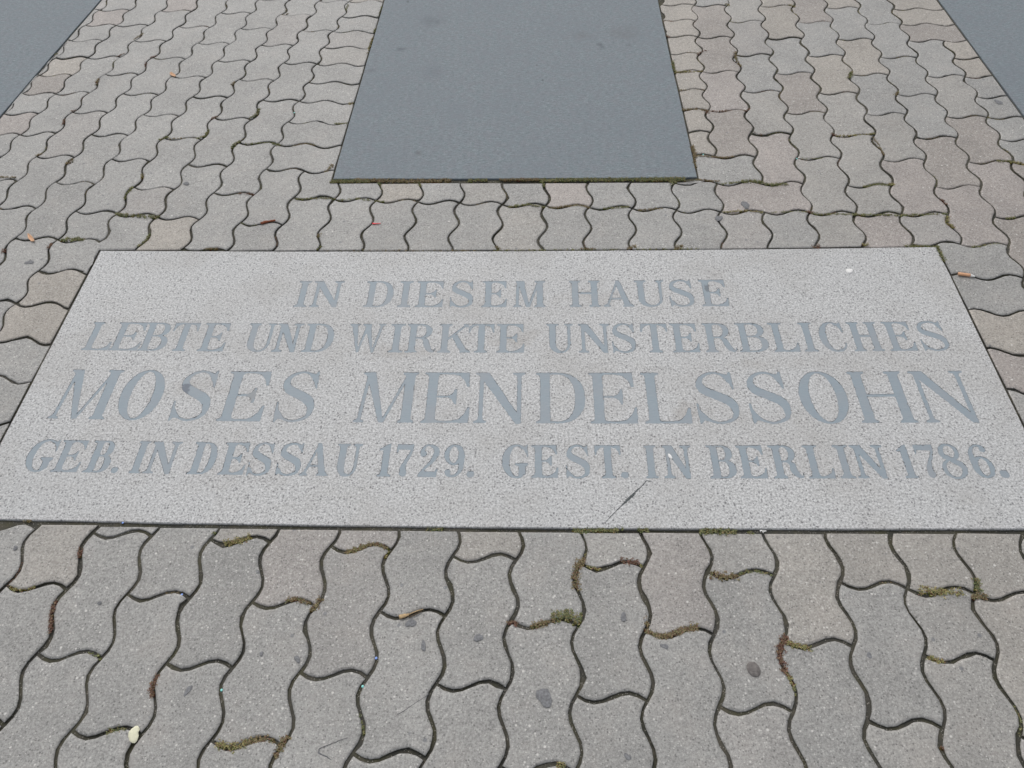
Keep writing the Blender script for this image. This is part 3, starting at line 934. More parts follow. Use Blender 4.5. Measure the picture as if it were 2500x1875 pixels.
def edges_at(ob, c):
    Q, gaps, bow = ob
    out = []
    for k in range(4):
        p, q = Q[k], Q[(k + 1) % 4]
        dv = (q - p) / np.linalg.norm(q - p)
        nrm = np.array([dv[1], -dv[0]])           # outward for a counter-clockwise outline
        p0 = p.copy()
        if bow and k in (0, 2):
            s = np.clip(np.dot(c - p, dv) / np.linalg.norm(q - p), 0, 1)
            p0 = p0 - BOW_N * bow * (1 - (2 * s - 1) ** 2)
        out.append((p0 + nrm * gaps[k], nrm))
    return out

def cut_piece(P):
    """cut a stone outline at the slabs; None when nothing worth laying is left"""
    for ob in OBST:
        c = P.mean(0)
        E = edges_at(ob, c)
        ds = np.stack([(P - p0) @ nn for p0, nn in E], 1)      # positive = outside that edge
        ins = np.all(ds < 0, 1)
        if not ins.any(): continue
        if ins.all(): return None
        n = len(P)
        starts = [k for k in range(n) if ins[k] and not ins[k - 1]]
        if len(starts) == 1:
            k0 = starts[0]
            k1 = k0
            while ins[(k1 + 1) % n]: k1 += 1
            def cross(i_in, i_out):
                A, B = P[i_in % n], P[i_out % n]
                best, kk = 2.0, 0
                for k in range(4):
                    da, db = ds[i_in % n][k], ds[i_out % n][k]
                    if db >= 0:
                        t = da / (da - db)
                        if t < best: best, kk = t, k
                return A + (B - A) * best, kk
            pa, ka = cross(k0, k0 - 1)
            pb, kb = cross(k1, k1 + 1)
            new = [pa]
            if ka != kb and (ka - kb) % 4 != 2:
                (p0, n0_), (p1, n1_) = E[ka], E[kb]
                new.append(np.linalg.solve(np.array([n0_, n1_]), np.array([p0 @ n0_, p1 @ n1_])))
            elif ka != kb: return None
            new.append(pb)
            keep = [P[(k1 + 1 + q) % n] for q in range(n - (k1 - k0 + 1))]
            C = np.array(keep + new)
        else:
            C, ba = None, 0
            for p0, nn in E:
                D = clip_half(P, p0, nn)
                if len(D) > 3 and abs(area(D)) > ba: C, ba = D, abs(area(D))
            if C is None: return None
        if area(C) < 0.0006: return None
        P = clean(C, 0.002)
        if len(P) < 4: return None
    return P

# colours of the concrete (linear): plain grey and the brownish, pinkish and beige stones
GREY, BEIGE, PINK, BROWN = (0.334, 0.328, 0.310), (0.372, 0.342, 0.300), (0.352, 0.318, 0.292), (0.315, 0.286, 0.258)
TINT_U = {(10, 1): PINK, (14, 1): PINK, (11, 2): PINK, (10, 3): BROWN, (10, 5): PINK, (10, 7): BROWN, (10, 9): BROWN, (15, 2): BROWN, (15, 0): PINK, (16, 1): PINK,
          (16, 3): BROWN, (12, 5): BROWN, (13, 6): BEIGE, (14, 7): BEIGE, (12, 9): BEIGE, (13, 10): BROWN, (13, -1): PINK, (6, 1): PINK, (16, 9): BROWN,
          (16, 10): BEIGE, (16, 11): BEIGE, (9, 3): BEIGE, (9, 4): BEIGE, (9, 5): BEIGE, (9, 6): BEIGE, (9, 7): BEIGE, (9, 8): BEIGE, (9, 9): BEIGE, (9, 10): BEIGE, (9, 11): BEIGE,
          (17, 8): BEIGE, (17, 7): BEIGE, (17, 3): GREY, (17, 4): GREY, (17, 5): GREY, (-3, -2): BEIGE, (-9, 6): BEIGE, (-9, 5): BROWN, (-9, 3): PINK, (-9, 9): PINK, (-7, 10): PINK,
          (-5, -3): BEIGE, (-5, -4): BEIGE, (-5, -2): GREY, (2, 1): BEIGE, (16, -1): BROWN, (14, -4): PINK, (14, -3): BEIGE, (17, 1): BROWN, (0, 10): BEIGE, (-1, 11): BEIGE, (15, 4): GREY,
          (12, 11): BEIGE, (14, 11): BEIGE}
TINT_L = {(0, -2): BEIGE, (4, -2): PINK, (5, -1): PINK, (3, -1): BEIGE, (10, -2): PINK, (7, -1): BEIGE, (12, -2): BEIGE, (14, -1): BEIGE, (13, -1): BEIGE, (15, -1): BEIGE, (15, -3): BEIGE}

JOINT_PATHS = []       # left and near sides of the laid stones, where crumbs of moss may sit
pieces = []            # (region, i0, i1, j0, j1)
def column(reg, i, joints):
    for a_, b_ in zip(joints[:-1], joints[1:]):
        pieces.append((reg, i, i + 1, a_, b_))
def lying(reg, i, j): pieces.append((reg, i, i + 2, j, j + 1))
def single(reg, i, j): pieces.append((reg, i, i + 1, j, j + 1))
TOP = 15
column('U', -1, [-2, 0, 2])
for j in range(2, TOP): lying('U', -1, j)
column('U', 0, [-1, 1, 2])
for i in range(1, 9): column('U', i, [-1, 1, 3])
column('U', 9, [-1, 1, 2])
lying('U', 9, 2)
for j in range(3, TOP): single('U', 9, j)
lying('U', 10, 1)
column('U', 10, [-1, 1]); column('U', 10, list(range(3, TOP + 1, 2)))
column('U', 11, [-1, 1]); column('U', 11, list(range(2, TOP + 1, 2)))
column('U', 12, [-1] + list(range(1, TOP + 1, 2)))
column('U', 13, [-1, 1] + list(range(2, TOP + 1, 2)))
column('U', 14, [0] + list(range(1, TOP + 1, 2)))
column('U', 15, list(range(0, TOP + 1, 2)))
column('U', 16, list(range(-7, 10, 2)))
for j in range(9, TOP): lying('U', 16, j)
for j in range(3, 9): single('U', 17, j)
column('U', 17, [-7, -5, -3, -1, 1, 3])
for j in range(-8, 0): lying('U', 14, j)
column('U', -2, [-1] + list(range(1, TOP + 1, 2)))
column('U', -3, [-2] + list(range(0, TOP + 1, 2)))
column('U', -4, [-2, 0] + list(range(1, TOP + 1, 2)))
column('U', -5, [-1] + list(range(0, TOP + 1, 2)))
for j in range(-8, -1): lying('U', -5, j)
column('U', -6, list(range(-7, TOP + 1, 2)))
column('U', -7, list(range(-8, TOP + 1, 2)))
column('U', -8, list(range(-7, TOP + 1, 2)))
column('U', -9, [-8, -6, -4, -2, 0, 2, 3])
for j in range(3, TOP): single('U', -9, j)
covered = set()
for (reg, i0, i1, j0, j1) in pieces:
    for i in range(i0, i1):
        for j in range(j0, j1): covered.add((i, j))
for i in list(range(-22, -9)) + list(range(18, 31)):
    off = i % 2
    column('U', i, list(range(-8 + off, 27, 2)))
for i in range(-9, 18):
    for j in range(TOP, 27):
        if (i, j) not in covered:
            if (i, j + 1) not in covered and j + 1 < 27:
                pieces.append(('U', i, i + 1, j, j + 2)); covered.add((i, j)); covered.add((i, j + 1))
            else: single('U', i, j); covered.add((i, j))
# near field, below the inscribed slab
for i in range(-14, 28):
    if i == 14: column('L', i, [-14, -12, -10, -8, -6, -4, -2, -1, 1])
    elif i % 2: column('L', i, list(range(-13, 2, 2)))
    else: column('L', i, list(range(-14, 1, 2)) + [1])

base_n = np.array([0.0587, 0.9983])
mid_line = 0.5 * (SLAB_BL + SLAB_BR)
near_lvl = float(mid_line @ base_n) - 0.004
far_V, far_F = [], []
count = 0
prng = np.random.default_rng(21)
for (reg, i0, i1, j0, j1) in pieces:
    P = WARP[reg](domino(i0, i1, j0, j1))
    c = P.mean(0)
    # the two fields meet on the line of the slab's near edge, beside the slab
    h = P @ base_n
    if reg == 'U' and h.min() < near_lvl:
        P = clip_half(P, base_n * near_lvl, base_n)
        if len(P) < 4 or abs(area(P)) < 0.001: continue
    if reg == 'L' and (c[0] < SLAB_BL[0] - .05 or c[0] > SLAB_BR[0] + .05) and h.max() > near_lvl:
        P = clip_half(P, base_n * near_lvl, -base_n)
        if len(P) < 4 or abs(area(P)) < 0.001: continue
    half = 0.0028 if reg == 'L' else 0.0025 - 0.0006 * min(max((c[1] - 1.6) / 0.9, 0), 1)
    raw = P
    P = offset_ring(P, np.full(len(P), half) + edge_noise(len(P), prng, 0.00055) + float(prng.normal(0, .0003)) + np.where(prng.random(len(P)) < .05, prng.uniform(.0008, .0032, len(P)), 0))
    C = cut_piece(P)
    if C is None: continue
    cutp = len(C) != len(P) or not np.allclose(C.mean(0), P.mean(0), atol=1e-6) or len(raw) != 48
    px, py, dep = to_px(C[:, 0], C[:, 1])
    seen = np.any((dep > 0.1) & (px > -4) & (px < 2504) & (py > -4) & (py < 1879))
    if not seen:
        if c[1] < -0.6 or c[1] > 4.2 or abs(c[0]) > 3.0: continue
        Cc = C[::2] if len(C) > 16 else C
        me, cc = stone_mesh(Cc, 'x', prng, True)
        k0 = len(far_V)
        far_V += [(v.co.x + cc[0], v.co.y + cc[1], v.co.z) for v in me.vertices]
        far_F += [tuple(k0 + q for q in p.vertices) for p in me.polygons]
        bpy.data.meshes.remove(me)
        continue
    dz = float(prng.normal(0, 0.0006))
    me, cc = stone_mesh(C, 'paver', prng)
    o = bpy.data.objects.new('paver', me)
    o.location = (cc[0], cc[1], dz)
    o.rotation_euler = (float(prng.normal(0, .0042)), float(prng.normal(0, .0042)), 0)
    link(o, pavement)
    us = np.linspace(0, 1, 6)
    JOINT_PATHS.append(WARP[reg](np.stack([i0 + us, j0 - AMP * np.sin(2 * np.pi * us)], 1)))
    JOINT_PATHS.append(WARP[reg](np.stack([i0 + AMP * np.sin(2 * np.pi * us), j0 + us], 1)))
    tint = (TINT_U if reg == 'U' else TINT_L).get((i0, j0))
    if tint is None:
        warm = 0.10 if c[0] < 0.4 else 0.34
        tint = GREY
        if prng.random() < warm: tint = tuple(0.65 * p + 0.35 * q for p, q in zip(GREY, (BEIGE, PINK)[int(prng.integers(2))]))
    if reg == 'L': tint = tuple(0.55 * p + 0.45 * q for p, q in zip(tint, GREY))
    k = 1 + float(prng.normal(0, 0.028))
    o.color = (tint[0] * k, tint[1] * k, tint[2] * k, 1)
    count += 1
print('pavers in view', count)
far = mesh_obj('paver_field', far_V, far_F, M_PAVER, pavement)
far.color = (*GREY, 1)
far['kind'] = 'stuff'
# ------------------------------------------------------------------ moss in the joints
KZ = 900 / 2212
ORG = {'a': (0, 0), 'b': (800, 0), 'c': (1600, 0), 'd': (0, 1240), 'e': (800, 1240), 'f': (1600, 1240)}
G_, R_, Y_, B_ = 'green', 'red', 'yellow', 'brown'
MOSS = [  # origin, path (measured), half width mm, tufts per cm, mix
 ('a', [(1780,1195),(1900,1190),(2000,1192)], 3, 9, G_), ('a', [(1985,1092),(2100,1086),(2212,1090)], 7, 22, G_), ('a', [(1955,1030),(2000,995)], 4, 12, B_),
 ('a', [(1640,862),(1680,872)], 5, 14, G_), ('a', [(1700,872),(1830,862),(1960,882)], 2, 6, B_), ('a', [(1392,890),(1405,865),(1440,848)], 5, 14, G_), ('a', [(1480,862),(1640,852)], 2, 6, G_),
 ('a', [(955,840),(1005,822)], 5, 14, G_), ('a', [(1020,832),(1190,828)], 2, 6, B_), ('a', [(1180,832),(1235,815),(1250,780)], 4, 14, G_), ('a', [(1500,708),(1545,685),(1550,655)], 5, 14, G_),
 ('a', [(1270,712),(1305,700)], 4, 12, R_), ('a', [(1390,510),(1410,490)], 4, 12, B_), ('a', [(760,1165),(800,1122)], 5, 14, G_), ('a', [(850,1070),(858,1048)], 4, 12, Y_), ('a', [(745,1200),(755,1175)], 4, 12, G_),
 ('a', [(700,1285),(800,1296),(950,1306)], 6, 18, G_), ('a', [(375,1437),(500,1440)], 7, 24, G_), ('a', [(830,1480),(880,1440),(900,1402)], 4, 14, G_), ('a', [(1910,1425),(1915,1400)], 4, 12, B_), ('a', [(1905,1495),(1930,1480)], 4, 14, G_),
 ('a', [(575,510),(590,475)], 5, 14, B_), ('a', [(900,350),(935,335)], 4, 12, R_), ('a', [(700,340),(745,322)], 3, 10, R_), ('a', [(430,668),(455,660)], 3, 12, R_), ('a', [(378,750),(385,715)], 4, 14, R_),
 ('a', [(405,985),(435,955)], 6, 16, B_), ('a', [(290,1490),(312,1462)], 5, 16, R_), ('a', [(18,1515),(30,1495)], 5, 16, R_), ('a', [(0,1062),(95,1062)], 3, 9, B_), ('a', [(800,240),(860,200)], 3, 8, B_),
 ('a', [(2010,742),(2085,742)], 3, 10, G_), ('a', [(2095,622),(2120,618)], 4, 12, Y_), ('a', [(2080,60),(2090,30)], 4, 10, G_), ('a', [(320,330),(345,322)], 3, 10, G_), ('a', [(880,375),(870,400)], 3, 8, R_), ('a', [(1690,95),(1730,80)], 3, 8, B_),
 ('a', [(1175,1490),(1300,1492)], 3, 8, B_), ('a', [(1430,1160),(1520,1165)], 3, 7, R_), ('a', [(215,930),(250,925)], 4, 12, B_),
 ('b', [(30,1092),(180,1088)], 7, 24, G_), ('b', [(180,1080),(450,1088),(730,1085)], 7, 26, B_), ('b', [(850,1085),(950,1082)], 6, 22, G_), ('b', [(1040,1080),(1290,1078)], 5, 22, B_), ('b', [(1285,1085),(1550,1080),(1900,1078)], 7, 28, G_),
 ('b', [(1900,1080),(2050,1075),(2140,1075)], 7, 28, G_), ('b', [(2050,1080),(2090,1095)], 5, 22, G_), ('b', [(60,1202),(170,1192),(330,1212)], 3, 10, G_), ('b', [(430,1200),(520,1205)], 2, 6, B_), ('b', [(1090,1240),(1200,1226),(1300,1240)], 3, 13, G_),
 ('b', [(1330,1250),(1500,1232),(1570,1245)], 3, 14, B_), ('b', [(1640,1252),(1800,1242)], 3, 12, G_), ('b', [(1860,1262),(2000,1250)], 3, 10, B_), ('b', [(890,1228),(960,1220)], 2, 8, B_), ('b', [(2090,432),(2175,428)], 4, 12, Y_), ('b', [(2068,375),(2085,425)], 4, 12, G_),
 ('b', [(2190,880),(2210,1010)], 4, 14, B_), ('b', [(235,320),(270,230)], 3, 9, Y_), ('b', [(300,100),(325,40)], 3, 9, G_), ('b', [(2030,215),(2050,225)], 3, 8, R_), ('b', [(2130,655),(2165,660)], 3, 10, B_), ('b', [(280,195),(285,170)], 3, 9, G_),
 ('b', [(1005,1478),(1030,1495)], 4, 12, B_), ('b', [(1520,1492),(1600,1492)], 3, 10, B_), ('b', [(1800,1490),(1850,1480)], 5, 16, B_), ('b', [(2080,1490),(2130,1475)], 5, 16, B_), ('b', [(0,1500),(900,1502)], 1.5, 2, B_), ('b', [(1020,1500),(2212,1492)], 1.5, 3, G_),
 ('b', [(545,1095),(560,1120)], 4, 14, G_), ('b', [(300,1085),(315,1110)], 4, 14, G_), ('b', [(1290,1090),(1300,1120)], 3, 14, G_), ('b', [(5,1010),(30,990)], 5, 14, B_), ('b', [(100,740),(60,745)], 3, 10, G_),
 ('c', [(165,660),(250,655),(320,668)], 4, 12, B_), ('c', [(320,668),(540,665),(570,650)], 3, 10, R_), ('c', [(120,437),(280,428)], 3, 12, Y_), ('c', [(480,312),(480,345),(512,400)], 4, 13, B_), ('c', [(300,660),(320,685)], 5, 16, R_),
 ('c', [(400,1105),(520,1090)], 3, 12, G_), ('c', [(520,1090),(600,1090),(700,1112),(790,1105)], 6, 20, G_), ('c', [(410,1272),(540,1264),(640,1275)], 3, 10, Y_), ('c', [(690,1275),(800,1270),(900,1272)], 2, 8, G_), ('c', [(905,1272),(945,1275)], 4, 14, R_),
 ('c', [(950,1285),(1200,1285)], 3, 10, G_), ('c', [(1200,1288),(1480,1292),(1740,1284)], 3.5, 12, G_), ('c', [(1250,1122),(1330,1105),(1400,1112)], 4, 14, G_), ('c', [(1400,1110),(1430,1105)], 5, 24, Y_), ('c', [(1750,1300),(1755,1345),(1790,1368)], 5, 18, Y_), ('c', [(1710,1195),(1745,1225)], 4, 14, R_),
 ('c', [(2055,968),(2130,968)], 4, 14, G_), ('c', [(2130,972),(2212,985)], 5, 20, Y_), ('c', [(1060,800),(1080,812)], 4, 14, R_), ('c', [(1090,815),(1200,812),(1310,800)], 2.5, 10, Y_), ('c', [(1175,430),(1165,470)], 6, 14, G_), ('c', [(870,952),(1000,950)], 2, 8, G_),
 ('c', [(1310,825),(1345,885),(1370,930)], 3, 10, B_), ('c', [(590,795),(640,808)], 4, 14, R_), ('c', [(260,935),(400,945),(470,940)], 3, 11, B_), ('c', [(1690,1480),(1735,1568)], 5, 14, G_), ('c', [(1500,1475),(1690,1478)], 3, 10, G_), ('c', [(1900,1482),(2060,1465)], 3, 9, G_),
 ('c', [(1240,1465),(1275,1470)], 5, 16, Y_), ('c', [(945,1485),(985,1478)], 5, 16, R_), ('c', [(50,125),(110,130)], 3, 10, R_), ('c', [(60,215),(80,218)], 3, 10, R_), ('c', [(215,880),(245,940)], 4, 16, B_), ('c', [(100,360),(115,425)], 4, 12, G_), ('c', [(0,1078),(140,1080)], 6, 24, G_),
 ('c', [(420,25),(445,35)], 5, 14, Y_), ('c', [(800,30),(840,40)], 4, 12, Y_), ('c', [(300,300),(250,325)], 3, 8, R_), ('c', [(1435,570),(1455,550)], 4, 12, B_), ('c', [(2100,1310),(2160,1305)], 3, 10, G_), ('c', [(140,540),(290,540)], 2, 7, B_), ('c', [(250,1078),(380,1088)], 3, 12, B_),
 ('c', [(630,735),(600,760)], 3, 6, B_), ('c', [(90,1085),(95,1110)], 5, 16, G_),
 ('d', [(60,482),(150,490),(215,465)], 4, 13, Y_), ('d', [(475,235),(470,300)], 4, 14, R_), ('d', [(330,560),(302,650),(300,750)], 4, 16, R_), ('d', [(1350,215),(1440,198),(1500,172)], 6, 22, Y_), ('d', [(1720,556),(1780,548),(1850,575)], 5, 14, B_), ('d', [(1930,545),(1890,590),(1865,625)], 5, 18, B_),
 ('d', [(2080,267),(2150,240),(2212,215)], 4, 14, Y_), ('d', [(945,1000),(905,1090),(908,1140)], 5, 18, R_), ('d', [(635,1358),(700,1335),(755,1340)], 5, 18, G_), ('d', [(1300,1412),(1400,1440),(1480,1410)], 6, 20, Y_), ('d', [(1480,1410),(1560,1388),(1640,1400)], 5, 18, B_),
 ('d', [(1740,1370),(1690,1410),(1655,1500)], 6, 18, B_), ('d', [(540,865),(600,900)], 2, 5, G_), ('d', [(140,78),(190,80)], 3, 8, B_), ('d', [(1280,145),(1400,160)], 2, 6, G_),
 ('e', [(110,267),(200,235),(280,218),(360,243)], 4, 18, B_), ('e', [(1525,300),(1500,340),(1488,400),(1490,490)], 7, 24, B_), ('e', [(1560,352),(1640,365)], 2, 8, Y_), ('e', [(1760,315),(1860,325)], 5, 20, R_), ('e', [(1860,328),(1890,345)], 2, 9, Y_),
 ('e', [(1085,682),(1140,700)], 4, 14, R_), ('e', [(1220,712),(1290,692),(1360,662)], 5, 18, B_), ('e', [(1350,650),(1440,640),(1520,672)], 10, 36, G_), ('e', [(1900,742),(2000,770),(2100,745)], 4, 16, B_), ('e', [(2100,745),(2212,712)], 6, 22, B_),
 ('e', [(1480,135),(1760,132)], 4, 14, G_), ('e', [(1870,130),(1920,130)], 5, 18, G_), ('e', [(1370,1545),(1420,1552)], 5, 16, Y_), ('e', [(600,130),(690,130)], 3, 10, G_), ('e', [(190,1230),(215,1350)], 2, 6, G_), ('e', [(365,245),(345,290)], 2, 8, Y_), ('e', [(1905,640),(1925,760)], 3, 10, B_),
 ('f', [(265,145),(360,140),(480,145)], 6, 20, G_), ('f', [(330,402),(400,412),(500,410)], 6, 20, B_), ('f', [(500,400),(560,378),(690,395)], 2, 7, G_), ('f', [(0,765),(60,775),(150,735),(250,722)], 5, 20, B_), ('f', [(785,770),(750,830),(748,900),(785,980)], 6, 22, R_), ('f', [(785,980),(825,1060)], 3, 16, Y_),
 ('f', [(790,805),(860,838),(935,840)], 5, 20, Y_), ('f', [(1580,490),(1700,505),(1840,512)], 7, 26, Y_), ('f', [(1925,425),(1940,500)], 6, 22, G_), ('f', [(1900,532),(1990,530)], 6, 22, B_), ('f', [(1630,890),(1690,915),(1730,920)], 4, 18, Y_), ('f', [(1840,513),(1900,520)], 2, 8, G_),
 ('f', [(560,150),(600,150)], 3, 8, G_), ('f', [(820,1060),(845,1120)], 2, 8, G_), ('f', [(1730,1450),(1720,1420)], 2, 8, R_),
]
PAL = {'green': [(.10, .13, .035), (.14, .165, .05), (.19, .19, .06), (.22, .15, .05), (.06, .085, .025)],
       'yellow': [(.25, .22, .055), (.18, .19, .05), (.30, .24, .07), (.15, .06, .03), (.10, .12, .03)],
       'brown': [(.17, .12, .05), (.20, .16, .055), (.14, .055, .03), (.11, .12, .035), (.22, .17, .08)],
       'red': [(.13, .05, .035), (.17, .06, .04), (.10, .055, .035), (.18, .12, .05)]}
mrng = np.random.default_rng(99)
mv, mf, mc = [], [], []
def tuft(x, y, z, size, cols):
    """a small cushion of moss: several tiny pointed leaves in all directions"""
    for _ in range(int(mrng.integers(5, 9))):
        a_ = mrng.uniform(0, 2 * math.pi)
        el = mrng.uniform(0.25, 1.3)
        L = size * mrng.uniform(.4, 1.0)
        w = L * mrng.uniform(.16, .30)
        dx, dy, dzz = math.cos(a_) * math.cos(el) * L, math.sin(a_) * math.cos(el) * L, math.sin(el) * L * .55
        ox, oy = mrng.normal(0, size * .25, 2)
        nx, ny = -math.sin(a_) * w, math.cos(a_) * w
        k = len(mv)
        mv.extend([(x + ox, y + oy, z), (x + ox + dx * .5 + nx, y + oy + dy * .5 + ny, z + dzz * .6), (x + ox + dx, y + oy + dy, z + dzz), (x + ox + dx * .5 - nx, y + oy + dy * .5 - ny, z + dzz * .6)])
        mf.append((k, k + 1, k + 2, k + 3))
        c = cols[int(mrng.integers(len(cols)))]
        m = mrng.uniform(1.0, 2.0)
        gsh = 0.30 * sum(c) / 3 + 0.02
        mc.extend([((c[0] * .72 + gsh) * m, (c[1] * .70 + gsh) * m, (c[2] * .8 + gsh * .8) * m, 1)] * 4)
def pillow(x, y, z, r, cols):
    """earthy cushion under the leaves"""
    k = len(mv)
    n = 7
    c = cols[int(mrng.integers(len(cols)))]
    mv.append((x, y, z + r * .55))
    for q in range(n):
        a_ = 2 * math.pi * q / n
        rr = r * mrng.uniform(.7, 1.2)
        mv.append((x + rr * math.cos(a_), y + rr * math.sin(a_), z - r * .1))
    for q in range(n): mf.append((k, k + 1 + q, k + 1 + (q + 1) % n))
    mc.extend([(c[0] * .55, c[1] * .55, c[2] * .55, 1)] * (n + 1))
for org, path, hw, dens, mixn in MOSS:
    ox, oy = ORG[org]
    G = np.array([ground(ox + u * KZ, oy + v * KZ) for u, v in path])
    cols = PAL[mixn]
    for p, q in zip(G[:-1], G[1:]):
        L = np.linalg.norm(q - p)
        nn = max(2, int(L * 100 * dens * 0.8))
        d_ = (q - p) / (L + 1e-9)
        nr = np.array([-d_[1], d_[0]])
        for _ in range(nn):
            t = mrng.uniform(-.04, 1.04)
            w = mrng.normal(0, hw * .55) / 1000
            w = max(-hw * 1.3 / 1000, min(hw * 1.3 / 1000, w))
            P = p + d_ * L * t + nr * w
            z = -0.0026 + 0.0028 * min(1, hw / 6) + (0.0010 if P[1] > 1.3 else 0)
            if mrng.random() < .35: pillow(P[0], P[1], z - .002, 0.0032, cols)
            tuft(P[0], P[1], z, mrng.uniform(.0028, .0052), cols)
# sparse crumbs of moss in other joints
def in_slab(P):
    for Q in ([SLAB_BL, SLAB_BR, SLAB_TR, SLAB_TL], DARK['centre'], DARK['left'], DARK['right']):
        if all((Q[(k + 1) % 4][0] - Q[k][0]) * (P[1] - Q[k][1]) - (Q[(k + 1) % 4][1] - Q[k][1]) * (P[0] - Q[k][0]) > -0.004 * 1.0 for k in range(4)): return True
    return False
for path in JOINT_PATHS:
    c = path.mean(0)
    prob = 0.10 if c[1] < 0.7 else (0.40 if c[0] > 0.4 else 0.28)
    if mrng.random() > prob: continue
    a0 = int(mrng.integers(0, 4)); a1 = a0 + int(mrng.integers(1, 3))
    cols = PAL[('brown', 'brown', 'red', 'green', 'yellow')[int(mrng.integers(5))]]
    for p, q in zip(path[a0:a1], path[a0 + 1:a1 + 1]):
        for _ in range(int(mrng.integers(6, 16))):
            P = p + (q - p) * mrng.uniform(0, 1) + mrng.normal(0, .0009, 2)
            if in_slab(P): continue
            tuft(P[0], P[1], -0.0028 + (0.0012 if c[1] > 1.3 else 0), mrng.uniform(.0018, .0034), cols)
me = bpy.data.meshes.new('moss')
me.from_pydata(mv, [], mf)
at = me.color_attributes.new('tint', 'FLOAT_COLOR', 'POINT')
at.data.foreach_set('color', np.array(mc, dtype=np.float32).ravel())
me.materials.append(M_MOSS)
moss = link(bpy.data.objects.new('moss', me))
tag(moss, 'green, yellow and rust-brown moss growing in the joints of the paving', 'moss', None, 'stuff')

# ------------------------------------------------------------------ small litter
def blob(name, u, v, rx, ry, mat, h=0.0012, z=0.0, seed=0, rot=0.0, n=18, wob=0.18, flat=True):
    """thin irregular patch (pressed gum, paper scrap): an uneven disc with a raised, rounded middle"""
    r = np.random.default_rng(seed + 500)
    c = ground(u, v)
    ph, ph2 = r.uniform(0, 6.28, 2)
    V, F = [(0, 0, h)], []
    for ring, (k, hh) in enumerate(((.6, h), (.9, h * .7), (1.0, 0.0))):
        for q in range(n):
            a_ = 2 * math.pi * q / n
            w = 1 + wob * (math.sin(2 * a_ + ph) + .6 * math.sin(3 * a_ + ph2)) * .6 + r.normal(0, wob * .18)
            V.append((k * w * rx * math.cos(a_), k * w * ry * math.sin(a_), hh + r.normal(0, h * .05) * (ring < 2)))
    for q in range(n):
        F.append((0, 1 + q, 1 + (q + 1) % n))
        for ring in range(2):
            a0, b0 = 1 + ring * n, 1 + (ring + 1) * n
            F.append((a0 + q, b0 + q, b0 + (q + 1) % n, a0 + (q + 1) % n))
    o = mesh_obj(name, V, F, mat, None, True, (c[0], c[1], z))
    o.rotation_euler.z = rot
    return o

M_GUM = plain('old_chewing_gum', (0.215, 0.217, 0.222), 0.9, .3, 300)
M_STONE = plain('dark_pebble', (0.18, 0.165, 0.155), 0.75, .3, 260)
GUMG = 'trodden chewing gum spots on the paving'
gums = [ # u, v, radius mm x, y, label
 (1329, 1702, 14, 15, 'largest round dark gum spot, in the lower middle of the near pavers', M_GUM),
 (1820, 500, 15, 12, 'dark blue-grey gum spot on the pinkish lying paver right below the dark slab', M_GUM),
 (1755, 533, 9, 14, 'dark gum spot squeezed over the joint below the pinkish lying paver', M_GUM),
 (1168, 1557, 8, 8, 'small blue-grey spot on the paver in the lower middle, left of the biggest gum spot', M_GUM),
 (1003, 1521, 7, 10, 'dark spot just below the dry twig on a near paver', M_GUM),
 (1034, 1578, 5, 9, 'narrow dark spot below and to the right of the dry twig', M_GUM),
 (1522, 1506, 8, 6, 'small grey spot on the near paver right of the thick moss clump', M_GUM),
 (1622, 1578, 7, 5, 'small slate-coloured spot below the long mossy joint, left of the round pebble', M_GUM),
 (1532, 1848, 5, 6, 'small dark spot near the bottom edge of the photo, right of centre', M_GUM),
 (2437, 249, 13, 12, 'round dark gum spot on the light paver beside the right dark slab', M_GUM),
 (747, 317, 15, 8, 'pale dark smear on the paver left of the large dark slab', M_GUM),
 (455, 448, 9, 8, 'grey spot on a paver in the upper left field', M_GUM),
 (72, 641, 11, 9, 'blue-grey spot on the paver left of the slab, below the orange leaf', M_GUM),
 (459, 1686, 9, 5, 'oval dark spot on the near paver above the lower left moss patches', M_GUM),
 (38, 1338, 6, 4, 'small grey spot on the paver at the left edge under the slab', M_GUM),
 (243, 1472, 5, 3, 'tiny dark spot on the second near paver from the left', M_GUM),
 (726, 1609, 7, 5, 'grey spot on the near paver between two wavy joints, left of the twig', M_GUM),
 (638, 1596, 4, 4, 'tiny round dark spot on the near paver left of the grey one', M_GUM),
 (2122, 1600, 5, 5, 'tiny dark spot on the near paver in the lower right', M_GUM),
]
for k, (u, v, rx_, ry_, lab, mt) in enumerate(gums):
    o = blob('chewing_gum', u, v, rx_ / 1100, ry_ / 1100, mt, 0.0003, 0.0007, k, k * 1.3, 18, .3)
    tag(o, lab, 'chewing gum', GUMG)
o = blob('pebble', 1840, 1634, .0110, .0125, M_STONE, 0.0018, 0.0, 77, 0.2, 20, .05)
tag(o, 'round brownish grey pebble pressed into a near paver, lower right', 'pebble')
